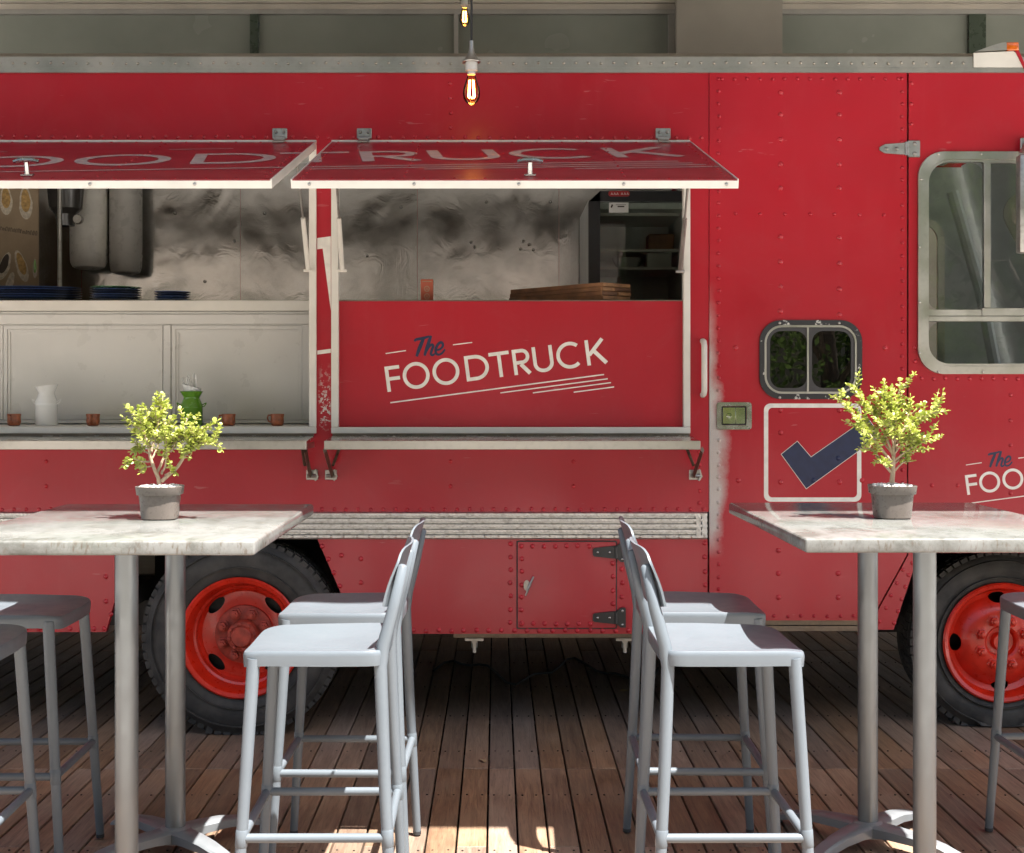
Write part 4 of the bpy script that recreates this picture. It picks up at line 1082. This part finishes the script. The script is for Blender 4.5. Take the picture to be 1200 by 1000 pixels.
can(54.5, .047, .165, 'white_enamel', 'white enamel milk can with a slanted mouth on the sill', True)
gx, gy, gz = can(224.5, .0475, .142, 'green_enamel', 'green enamel milk can holding white forks on the sill', False)
b = nb(); lathe(b, [(.022,-.04),(.036,.008),(.040,.022),(.038,.022),(.034,.008),(.02,-.04)], (gx, gy, gz), 'z', 24, cap=False)
for v in b.verts: v.co.z += (v.co.x-gx)*(-.25 if v.co.z > gz else 0)
tag(obj('paper_cone', b, M['white_enamel'], smooth=60), 'white paper cone tucked in the mouth of the green can', 'paper')
random.seed(11)
for i in range(9):
    a = random.uniform(-.5, .5); l = random.uniform(.065, .088); x = gx+random.uniform(-.018,.024); y = gy+random.uniform(-.02,.02)
    b = nb(); p0 = Vector((x, y, gz-.02)); p1 = p0+Vector((math.sin(a)*l, random.uniform(-.01,.01), math.cos(a)*l+.01))
    tube(b, [p0, p0.lerp(p1,.7), p1], [.003,.0045,.0065], 5, flat=.6)
    tag(obj('plastic_fork', b, M['white_enamel']), 'white plastic fork standing in the green can', 'fork', 'forks in the green can')
# orange card box
b = nb(); yy = 5.84; x0, x1 = X(493, yy), X(507.5, yy); z0 = ZB+.0005; z1 = Z(327.5, yy)
box(b, x0, x1, yy, yy+.03, z0, z1, .0015)
cb = thing('card_box', ((x0+x1)/2, yy+.015, z0), 'small orange printed card box standing beside the steel wall reflection', 'box'); obj('carton', b, M['orange_card'], cb, smooth=None)
b = nb(); xc = (x0+x1)/2
for k, zc in enumerate((z0+(z1-z0)*.62, z0+(z1-z0)*.32)): ribbon(b, [(xc+math.cos(t)*.010, zc+math.sin(t)*.011) for t in [2*PI*i/14 for i in range(14)]], .0028, True, lift=yy-.0006); ribbon(b, [(xc-.005, zc-.006), (xc, zc+.004), (xc+.005, zc-.006)], .0025, lift=yy-.0009)
ribbon(b, [(x0+.006, z1-.009), (x1-.006, z1-.009)], .003, lift=yy-.0006); ribbon(b, [(x0+.008, z0+.008), (x1-.008, z0+.008)], .003, lift=yy-.0006)
obj('print', b, M['tan_card'], cb, smooth=None)
# wooden boards, turned so that their end grain faces the fridge side
random.seed(5)
M['board_end'] = plain('board_end_grain', (.30, .15, .065), .6, var=.5, vs=22, bump=.2)
M['board_dark'] = plain('dark_board_end', (.13, .06, .028), .6, var=.4, vs=22)
P0 = Vector((.432, 5.80, 0)); ang = math.atan2(.45, -.379)
names = ['bottom', 'second', 'middle', 'fourth', 'top']
z = ZB+.0008
for i in range(5):
    t = .0172
    b = nb(); l = .575+random.uniform(0,.012); box(b, 0, l, -.165, 0, z, z+t, .0012)
    for v in b.verts:
        q = Vector((v.co.x*math.cos(ang)-v.co.y*math.sin(ang), v.co.x*math.sin(ang)+v.co.y*math.cos(ang), v.co.z)); v.co = q+P0
    o = tag(obj('wooden_board', b, M['board_wood'], smooth=None), 'long dark wooden board, %s of the five stacked on the right counter' % names[i], 'board', 'boards stacked on the counter')
    sp = -random.uniform(.06,.105)
    for j, (y0, y1) in enumerate(((-.164, sp-.0006), (sp+.0006, -.001))):
        b = nb(); d = random.uniform(.004,.010); box(b, -d, -.0005, y0, y1, z+.001, z+t-.001, .001)
        for v in b.verts:
            q = Vector((v.co.x*math.cos(ang)-v.co.y*math.sin(ang), v.co.x*math.sin(ang)+v.co.y*math.cos(ang), v.co.z)); v.co = q+P0
        obj('end_block', b, M['board_end'] if (i+j) % 3 else M['board_dark'], o, smooth=None)
    z += t+.0006

# ------------------------------------------------------------------ pendant bulbs
def pendant(px, py_tip, Y, k, lab):
    x = X(px, Y); z = Z(py_tip, Y)
    t = thing('pendant_bulb', (x, Y, z), lab, 'light bulb')
    b = nb(); g = [(.003,0),(.010,.003),(.022,.012),(.030,.026),(.0325,.042),(.030,.062),(.023,.085),(.016,.105),(.014,.116)]
    lathe(b, [(r*k, h*k) for r, h in g], (x, Y, z), 'z', 28, cap=False); obj('bulb', b, M['bulb_glass'], t, smooth=80)
    b = nb()
    for i in range(6):
        a = 2*PI*i/6; c_, s_ = math.cos(a), math.sin(a)
        tube(b, [(x+c_*.009*k, Y+s_*.009*k, z+.092*k), (x+c_*.013*k, Y+s_*.013*k, z+.032*k), (x+math.cos(a+.5)*.010*k, Y+math.sin(a+.5)*.010*k, z+.026*k)], .0012*k, 5)
    obj('filament', b, M['filament'], t)
    b = nb(); lathe(b, [(.015,.113),(.0145,.125),(.022,.127),(.022,.158),(.019,.160)], (x, Y, z), 'z', 24); 
    b2 = nb(); bmesh.ops.scale(b, vec=(k,k,k), verts=b.verts, space=Matrix.Translation((-x,-Y,-z))); b2.free()
    obj('socket', b, M['porcelain'], t)
    b = nb(); lathe(b, [(.034,.158),(.035,.161),(.022,.175),(.012,.195),(.008,.215),(.007,.238)], (x, Y, z), 'z', 24); bmesh.ops.scale(b, vec=(k,k,k), verts=b.verts, space=Matrix.Translation((-x,-Y,-z))); obj('cap', b, M['galv'], t)
    b = nb(); tube(b, [(x, Y, z+.236*k), (x+.004, Y, z+.9*(4.28-z)), (x+.002, Y, 4.299)], .0042*k, 6); obj('cord', b, M['cable'], t)
pendant(552.5, 123.5, 5.2, 1.0, 'lit filament bulb on a black cord with a tin cap in front of the truck')
pendant(544.5, 31, 8.2, .95, 'lit filament bulb hanging behind the truck roof under the lintel')

# ------------------------------------------------------------------ stools
def make_stool():
    t = thing('bar_stool', (0,0,0), 'stool', 'bar stool', 'grey-blue metal bar stools')
    zt_ = .76
    # seat: dished pan with turned-down apron
    b = nb(); n = 40; rings = []
    def outline(a, k):
        # rounded trapezoid: front (+x) a little narrower
        c_, s_ = math.cos(a), math.sin(a); e = .21
        x = math.copysign(abs(c_)**e, c_)*.178*k; y = math.copysign(abs(s_)**e, s_)*.212*k
        y *= 1 - .10*max(0, (x+.02)/.178)
        return x, y
    def dip(x, y): return -.013*(1-min(1, (x/.18)**2))*(1-min(1, (y/.22)**2)) - (.010*max(0, (x-.10)/.078)**2) + .006*(abs(y)/.21)**2
    for k in (.12, .35, .6, .8, .92, .975, .99):
        ring = []
        for i in range(n):
            x, y = outline(2*PI*i/n+.001, k); ring.append(b.verts.new((x, y, zt_+dip(x, y))))
        rings.append(ring)
    for k, dz in ((1.0, -.003), (1.006, -.008), (1.007, -.013), (1.000, -.030), (.998, -.037), (.985, -.0375), (.97, -.012)):
        ring = []
        for i in range(n):
            x, y = outline(2*PI*i/n+.001, k); ring.append(b.verts.new((x, y, zt_+dip(x*.98, y*.98)+dz)))
        rings.append(ring)
    ring_faces(b, rings)
    obj('seat', b, M['stool'], t, smooth=38)
    TOP = {}; FOOT = {}
    for s_ in (-1, 1):
        for f in (1, -1):
            top = Vector((.146 if f > 0 else -.163, s_*.180, .742)); foot = Vector((.190 if f > 0 else -.200, s_*.214, .012))
            TOP[f, s_], FOOT[f, s_] = top, foot
            b = nb()
            if f > 0: tube(b, [top, top.lerp(foot, .35), foot], [.0165,.0155,.0125], 14)
            else:
                tube(b, [(-.222, s_*.163, .972), (-.221, s_*.163, .967), (-.197, s_*.170, .86), (-.174, s_*.178, .775), top+Vector((-.004,0,-.02)), top.lerp(foot, .4), foot], [.006,.0125,.0150,.0165,.0165,.0155,.0125], 14)
            pw = top.lerp(foot, (.742-.305)/(.742-.012)); ax = (foot-top).normalized()
            tube(b, [pw-ax*.022, pw-ax*.019, pw+ax*.019, pw+ax*.022], [.0142,.0158,.0155,.0138], 14)
            lg = obj('leg', b, M['stool'], t, smooth=60)
            b = nb(); lathe(b, [(.0115,0),(.0130,.002),(.0130,.012)], (foot.x, foot.y, 0), 'z', 12); obj('foot_cap', b, M['stool_foot'], lg)
    def at(f, s_, z): k = (TOP[f,s_].z-z)/(TOP[f,s_].z-FOOT[f,s_].z); return TOP[f,s_].lerp(FOOT[f,s_], k)
    for a, c in (((1,1),(-1,1)), ((1,-1),(-1,-1)), ((1,1),(1,-1)), ((-1,1),(-1,-1))):
        b = nb(); tube(b, [at(*a, .305), at(*c, .305)], .0115, 12); obj('foot_rail', b, M['stool'], t, smooth=60)
    # curved back panel in front of the posts
    b = nb(); nu, nv = 18, 8; G = []
    for side_ in (0, 1):
        for j in range(nv+1):
            row = []
            for i in range(nu+1):
                u = -1+2*i/nu; v = j/nv
                y = u*.186; x0 = -.203-.036*v; fwd = .026*abs(u)**2.2
                ztop = 1.012 - .034*abs(u)**8; zbo = .862+.010*abs(u)**6
                z = zbo+(ztop-zbo)*v
                x = x0+.006+fwd - (.006 if side_ else 0) + .004*math.sin(v*PI)
                row.append(b.verts.new((x, y, z)))
            G.append(row)
    m_ = nv+1
    for j in range(nv):
        for i in range(nu):
            b.faces.new((G[j][i], G[j][i+1], G[j+1][i+1], G[j+1][i])); b.faces.new((G[m_+j][i], G[m_+j+1][i], G[m_+j+1][i+1], G[m_+j][i+1]))
    for i in range(nu): b.faces.new((G[0][i], G[m_][i], G[m_][i+1], G[0][i+1])); b.faces.new((G[nv][i], G[nv][i+1], G[m_+nv][i+1], G[m_+nv][i]))
    for j in range(nv): b.faces.new((G[j][0], G[j+1][0], G[m_+j+1][0], G[m_+j][0])); b.faces.new((G[j][nu], G[m_+j][nu], G[m_+j+1][nu], G[j+1][nu]))
    obj('backrest', b, M['stool'], t, smooth=60)
    return t
st = make_stool()
spots = [(-.455, 3.655, 180.5, 'grey-blue bar stool right of the left plant table, the one further from the truck'),
         (-.455, 4.235, 179, 'grey-blue bar stool between left plant table and locker door, nearer the truck'),
         (.588, 3.655, 0.5, 'grey-blue bar stool left of the right plant table, the one further from the truck'),
         (.610, 4.255, -1, 'grey-blue bar stool left of the right plant table, nearer the truck door'),
         (-1.445, 3.66, 2, 'grey-blue bar stool under the left table on its rear-of-truck side, further from the truck'),
         (-1.430, 4.20, 1, 'grey-blue bar stool under the left table on its rear-of-truck side, nearer the truck'),
         (1.760, 4.27, 181, 'grey-blue bar stool in front of the front wheel beyond the right table')]
for i, (x, y, rz, lab) in enumerate(spots):
    o = st if i == 0 else dup(st)
    place(o, (x, y, .003), R(rz)); o['label'] = lab

# ------------------------------------------------------------------ tables
def make_table():
    t = thing('bar_table', (0,0,0), 'table', 'table', 'stone-topped bar tables')
    b = nb(); hx, hy = .396, .547
    box(b, -hx, hx, -hy, hy, 1.004, 1.040, .008, 3)
    obj('table_top', b, M['table'], t, smooth=20)
    for y in (-.22, .345):
        b = nb(); tube(b, [(0,y,.06),(0,y,1.0)], .0305, 28); p = obj('post', b, M['post'], t, smooth=60)
        b = nb(); box(b, -.19, .19, y-.025, y+.025, .996, 1.005); box(b, -.025, .025, y-.13, y-.026, .996, 1.005); obj('top_plate', b, M['base_alu'], p, smooth=None)
        b = nb(); lathe(b, [(.050,.030),(.050,.066),(.040,.074),(.033,.076)], (0,y,0), 'z', 28)
        for k in range(4):
            a = R(45+90*k); rings = []
            for r, zt2, zb2, wd in ((.02,.070,.035,.040),(.09,.070,.040,.036),(.17,.066,.038,.030),(.25,.053,.028,.026),(.32,.032,.012,.023),(.352,.016,.004,.020)):
                c_, s_ = math.cos(a), math.sin(a); ring = []
                for q, zz in ((-1,zb2),(1,zb2),(1,zt2-.006),(.72,zt2),(-.72,zt2),(-1,zt2-.006)): ring.append(b.verts.new((c_*r - s_*q*wd, y+s_*r + c_*q*wd, zz)))
                rings.append(ring)
            ring_faces(b, rings)
        obj('star_base', b, M['base_alu'], t, smooth=35)
        b = nb()
        for k in range(4): a = R(45+90*k); lathe(b, [(.014,.0),(.014,.006)], (math.cos(a)*.325, y+math.sin(a)*.325, 0), 'z', 12)
        obj('glide', b, M['stool_foot'], t)
    return t
tb = make_table(); place(tb, (-.980, 3.949, .003), R(0)); tb['label'] = 'stone-topped bar table carrying the plant with two leaning stems'
tb2 = dup(tb); place(tb2, (1.149, 4.005, .003), R(.4)); tb2['label'] = 'stone-topped bar table carrying the plant with one upright stem'

# ------------------------------------------------------------------ plants
def plant(px, py, Y, branches, seed, lab, scale):
    """branches: list of pixel polylines from the soil up, given in image pixels at depth Y plus a depth offset"""
    random.seed(seed)
    x = X(px, Y); z = 1.0445
    t = thing('potted_plant', (x, Y, z), lab, 'plant', None)
    b = nb(); rings = []
    def sq(hw, zz, e=.62):
        return [b.verts.new((x+math.copysign(abs(math.cos(a))**e, math.cos(a))*hw, Y+math.copysign(abs(math.sin(a))**e, math.sin(a))*hw, z+zz)) for a in [2*PI*k/32+.01 for k in range(32)]]
    for hw, zz in ((.046,0),(.049,.002),(.0555,.068),(.0605,.0685),(.0615,.070),(.0640,.090),(.0645,.092),(.0625,.093),(.0605,.091),(.0595,.080)): rings.append(sq(hw, zz))
    ring_faces(b, rings)
    obj('pot', b, M['pot'], t, smooth=40)
    b = nb()
    for i in range(190):
        a = random.uniform(0, 2*PI); r = .056*math.sqrt(random.random()); s_ = random.uniform(.003,.0062)
        bmesh.ops.create_icosphere(b, subdivisions=1, radius=s_, matrix=Matrix.Translation((x+math.cos(a)*r, Y+math.sin(a)*r, z+.087+random.uniform(0,.007))) @ Matrix.Scale(.7, 4, (0,0,1)))
    stuff(obj('pebbles', b, M['pebble'], t, smooth=60))
    st_ = nb(); lf = nb()
    def leaf(p, d, size):
        d = d.normalized(); side_ = d.cross(Vector((random.uniform(-.5,.5), random.uniform(-.5,.5), 1))).normalized(); up = side_.cross(d).normalized()
        L = size; Wd = size*random.uniform(.40,.52)
        prof_ = ((0,.08),(.3,.7),(.62,1.0),(.88,.72),(1.0,.15)); th_ = size*.09
        l_, r_, c1, c2 = [], [], [], []
        for f, w_ in prof_:
            base = p + d*(L*f) + up*(-.10*L*f*f)
            l_.append(lf.verts.new(base+side_*Wd*w_+up*th_*.6)); r_.append(lf.verts.new(base-side_*Wd*w_+up*th_*.6)); c1.append(lf.verts.new(base+up*th_*(1-.2*f)*1.2)); c2.append(lf.verts.new(base-up*th_*.9))
        for i in range(4):
            lf.faces.new((l_[i], c1[i], c1[i+1], l_[i+1])); lf.faces.new((c1[i], r_[i], r_[i+1], c1[i+1])); lf.faces.new((r_[i], c2[i], c2[i+1], r_[i+1])); lf.faces.new((c2[i], l_[i], l_[i+1], c2[i+1]))
    def twig(P, r0, r1, leaf_from, step=.0068, sz_=.0148, sub=0):
        n = len(P)
        tube(st_, P, [r0+(r1-r0)*i/(n-1) for i in range(n)], 7)
        L = [0]
        for i in range(n-1): L.append(L[-1]+(P[i+1]-P[i]).length)
        s_ = L[-1]*leaf_from; ang = random.uniform(0, PI)
        while s_ < L[-1]:
            i = max(j for j in range(n-1) if L[j] <= s_+1e-9); f = (s_-L[i])/max(1e-6, L[i+1]-L[i])
            p = P[i].lerp(P[i+1], f); d = (P[i+1]-P[i]).normalized()
            a_ = d.orthogonal().normalized(); b_ = d.cross(a_)
            for h in (0, PI):
                o_ = a_*math.cos(ang+h)+b_*math.sin(ang+h)
                if random.random() < .93: leaf(p, o_*1.0+d*.55+Vector((0,0,.25)), sz_*random.uniform(.7,1.2)*(1.0 if s_ < L[-1]*.85 else .8))
            ang += PI/2+random.uniform(-.3,.3); s_ += step*random.uniform(.75,1.25)
            if sub and random.random() < .48 and s_ < L[-1]*.93:
                o_ = a_*math.cos(ang)+b_*math.sin(ang); q = (o_+d*.5+Vector((0,0,.45))).normalized(); l2 = random.uniform(.026,.062)
                twig([p, p+q*l2*.5, p+q*l2+Vector((0,0,l2*.15))], .0016, .0009, .12, .0070, sz_*.95, 0)
        leaf(P[-1], (P[-1]-P[-2])+Vector((0,0,.001)), sz_*.8)
    for br, r0, dy, lf0 in branches:
        Q = [Vector((X(a, Y), Y + dy*(i/(len(br)-1))**1.1, Z(c, Y))) for i, (a, c) in enumerate(br)]
        Q2 = []
        for p_ in spline([(q.x, q.z) for q in Q], 4): Q2.append(p_)
        m_ = len(Q2)
        Pts = [Vector((p_[0]+random.uniform(-.001,.001), Y+dy*(i/(m_-1))**1.1, p_[1])) for i, p_ in enumerate(Q2)]
        twig(Pts, r0*1.35, .0014, lf0, sub=1)
    obj('stems', st_, M['bark'], t, smooth=60)
    stuff(obj('foliage', lf, M['jade'], t, smooth=70))
    return t
def z6(L): return [(130+a/5.556, 440+c/5.556) for a, c in L]
def z7(L): return [(960+a/5.26, 430+c/5.26) for a, c in L]
YP1 = 3.97
plant(187.5, 608, YP1, [
    (z6([(318,735),(310,670),(270,560),(250,450),(215,330),(195,215)]), .0050, -.03, .50),
    (z6([(330,690),(440,590),(520,470),(620,440),(690,430),(728,480)]), .0042, -.02, .45),
    (z6([(275,560),(210,560),(160,540),(125,548)]), .0022, -.04, .25),
    (z6([(262,500),(300,330),(320,220),(325,130)]), .0030, .02, .25),
    (z6([(255,460),(200,360),(145,295)]), .0025, .03, .25),
    (z6([(300,640),(350,520),(400,420),(460,330),(490,265)]), .0032, .04, .35),
    (z6([(480,530),(540,430),(590,370),(635,330)]), .0026, -.03, .25),
    (z6([(330,640),(370,560),(380,430),(375,280)]), .0028, -.06, .30),
    (z6([(270,540),(300,440),(260,330),(245,230)]), .0024, .06, .30),
    (z6([(440,590),(490,520),(525,530)]), .0018, -.02, .4),
    (z6([(350,650),(410,620),(425,640)]), .0016, -.02, .5),
    (z6([(390,500),(440,390),(560,370)]), .0022, .05, .25),
    (z6([(280,590),(220,600),(205,630)]), .0016, -.02, .45),
    (z6([(262,520),(185,480),(150,470)]), .0018, .04, .35)], 21, 'small-leaved succulent bush with two leaning stems in a taupe pot on the left table', 1)
plant(1045.5, 604, YP1+.03, [
    (z7([(450,715),(455,620),(460,500),(470,320),(420,190),(400,95)]), .0056, .0, .45),
    (z7([(440,650),(370,570),(320,510),(270,500),(215,505)]), .0030, -.04, .50),
    (z7([(455,600),(360,480),(260,370),(150,240),(65,182)]), .0034, -.03, .42),
    (z7([(460,560),(390,380),(290,220),(195,115)]), .0032, .03, .42),
    (z7([(462,480),(480,330),(500,190),(515,88)]), .0030, .03, .30),
    (z7([(465,640),(510,590),(560,580)]), .0022, -.02, .45),
    (z7([(462,520),(530,380),(570,290),(600,225)]), .0030, .05, .30),
    (z7([(465,460),(560,340),(660,290),(765,272)]), .0030, -.03, .38),
    (z7([(462,580),(540,510),(600,470),(640,435)]), .0026, -.05, .30),
    (z7([(462,600),(540,540),(595,530)]), .0020, .02, .40),
    (z7([(450,610),(400,560),(330,585)]), .0018, -.03, .55),
    (z7([(455,540),(380,430),(330,380)]), .0022, .06, .30),
    (z7([(460,500),(420,380),(390,290)]), .0022, -.06, .25),
    (z7([(462,540),(520,440),(560,400)]), .0022, -.06, .25)], 33, 'small-leaved succulent bush with one upright stem in a taupe pot on the right table', 1)

# ------------------------------------------------------------------ cable lying under the truck
b = nb(); random.seed(4)
P = [(X(510, 7.2)+i*.045, 7.0+.25*math.sin(i*.5)+.1*math.sin(i*1.3), .008) for i in range(26)]
tube(b, P, .006, 6); tag(obj('black_cable', b, M['cable'], smooth=60), 'black cable snaking over the deck beneath the truck', 'cable')

# ------------------------------------------------------------------ building behind and its canopy
YF = 9.25
bld = thing('building', (0, 9.6, -.2), 'beige building with windows coloured pale for reflected ground and an overhanging canopy behind the truck', 'building')
zw1 = Z(17, YF); zw0 = 2.75
b = nb(); box(b, -9, 9, YF+.02, YF+.3, -.2, zw0); obj('lower_wall', b, M['concrete'], bld, smooth=None)
b = nb(); box(b, -9, 9, YF-.02, YF+.3, zw1+.03, 4.3); box(b, -9, 9, YF-.06, YF-.0205, Z(6, YF), 4.3); obj('lintel', b, M['concrete'], bld, smooth=None)
b = nb(); box(b, X(793, YF-.15), X(917, YF-.15), YF-.15, YF-.065, -.2, 4.299); obj('pillar', b, plain('brown_grey_render', (.27, .245, .205), .85, var=.1, vs=3, bump=.2, bs=40), bld, smooth=None)
edges = [(-8.9, X(293, YF)), (X(303, YF), X(532, YF)), (X(537, YF), X(783, YF)), (X(800, YF), X(1135, YF)), (X(1155, YF), 8.9)]
b = nb()
box(b, -9, 9, YF-.015, YF+.05, zw1, zw1+.0295); box(b, -9, 9, YF-.015, YF+.05, zw0, zw0+.05)
obj('window_head', b, M['win_frame'], bld, smooth=None)
for i, (a, c) in enumerate(edges):
    wd_ = bpy.data.objects.new('window', None); C.objects.link(wd_); wd_.parent = bld; WLOC[wd_] = Vector(((a+c)/2, YF, zw0)); wd_.location = WLOC[wd_]-WLOC[bld]
    b = nb(); box(b, a, c, YF+.02, YF+.03, zw0+.051, zw1-.001); obj('pane', b, M['reflection_glass'], wd_, smooth=None)
    if i < 4:
        c2 = edges[i+1][0]
        b = nb(); box(b, c+.0005, c2-.0005, YF-.01, YF+.04, zw0+.051, zw1-.001); obj('mullion', b, M['green_edge'] if i in (0, 3) else M['win_frame'], wd_, smooth=None)
b = nb(); box(b, -9, 9, 3.32, YF+.5, 4.30, 4.42); obj('canopy', b, M['soffit'], bld, smooth=None)

# ------------------------------------------------------------------ trees across the square (mirrored in the windows)
def tree(x, y, h, r, seed, lab, low=.25, lk=1.0):
    random.seed(seed)
    t = thing('shade_tree', (x, y, -.22), lab, 'tree', 'trees across the square')
    b = nb(); tube(b, [(x,y,-.22),(x+.05,y,h*.3),(x-.03,y+.03,h*.6)], [.16,.12,.07], 10)
    for i in range(7):
        a = 2*PI*i/7+random.uniform(-.3,.3); tube(b, [(x,y,h*(.25+.05*i)), (x+math.cos(a)*r*.4,y+math.sin(a)*r*.4,h*(.4+.05*i)), (x+math.cos(a)*r*.75,y+math.sin(a)*r*.75,h*(.48+.06*i))], [.05,.035,.015], 6)
    obj('trunk', b, M['tree_bark'], t, smooth=60)
    b = nb(); cl = []
    for i in range(46):
        a = random.uniform(0, 2*PI); q = random.uniform(-1, 1); rr_ = r*(.55+.45*random.random())*math.sqrt(max(.05, 1-q*q*.8))
        cl.append(Vector((x+math.cos(a)*rr_, y+math.sin(a)*rr_, h*(low+1)/2+q*h*(1-low)/2)))
    for c_ in cl:
        for k in range(120):
            p = c_+Vector((random.gauss(0,1), random.gauss(0,1), random.gauss(0,.8)))*r*.16
            s_ = random.uniform(.035,.075)*lk; d1 = Vector((random.gauss(0,1), random.gauss(0,1), random.gauss(0,1))).normalized(); d2 = d1.orthogonal().normalized()
            b.faces.new([b.verts.new(p+d1*s_), b.verts.new(p+d2*s_*.5), b.verts.new(p-d1*s_), b.verts.new(p-d2*s_*.5)])
    o = obj('crown', b, M['tree_leaf'], t, smooth=None); stuff(o)
tree(3.9, -5.2, 4.2, 1.5, 1, 'leafy shade tree across the square mirrored in the door window', .12)
tree(6.6, -6.0, 4.8, 1.7, 2, 'leafy shade tree across the square beside the mirrored one', .15)
tree(-5.5, -8.0, 5.0, 1.8, 3, 'leafy shade tree across the square facing the plates hatch', .2)

for i, x in enumerate((-12.2, -8.6, -5.1, -1.7, 1.9, 5.4, 9.0, 12.4)):  # unseen row, added to darken upper reflections and hold back sky light
    tree(x, -10.2+.4*(i % 2), 8.3+.5*((i*7) % 3), 2.25, 40+i, 'tall dark-leaved tree in the row added to darken reflections and block the sky', .34, 2.6)
# unseen house across the square, added to block the low sky
hs = thing('added_house', (0, -14.5, -.22), 'pale rendered house across the square added to block the low sky', 'building')
M['ochre'] = plain('ochre_render', (.36, .32, .26), .9, var=.12, vs=1)
b = nb(); box(b, -16, 16, -15.5, -14, -.22, 7.5); obj('wall', b, M['ochre'], hs, smooth=None)
for i in range(9):
    for j in range(2):
        x = -13+i*3.2; z = 1.0+j*3.1
        b = nb(); box(b, x, x+1.2, -13.99, -13.96, z, z+1.7); wo = obj('window', b, M['win_frame'], hs, smooth=None)
        b = nb(); box(b, x+.08, x+1.12, -13.955, -13.95, z+.08, z+1.62); obj('pane', b, M['glass_tint'], wo, smooth=None)
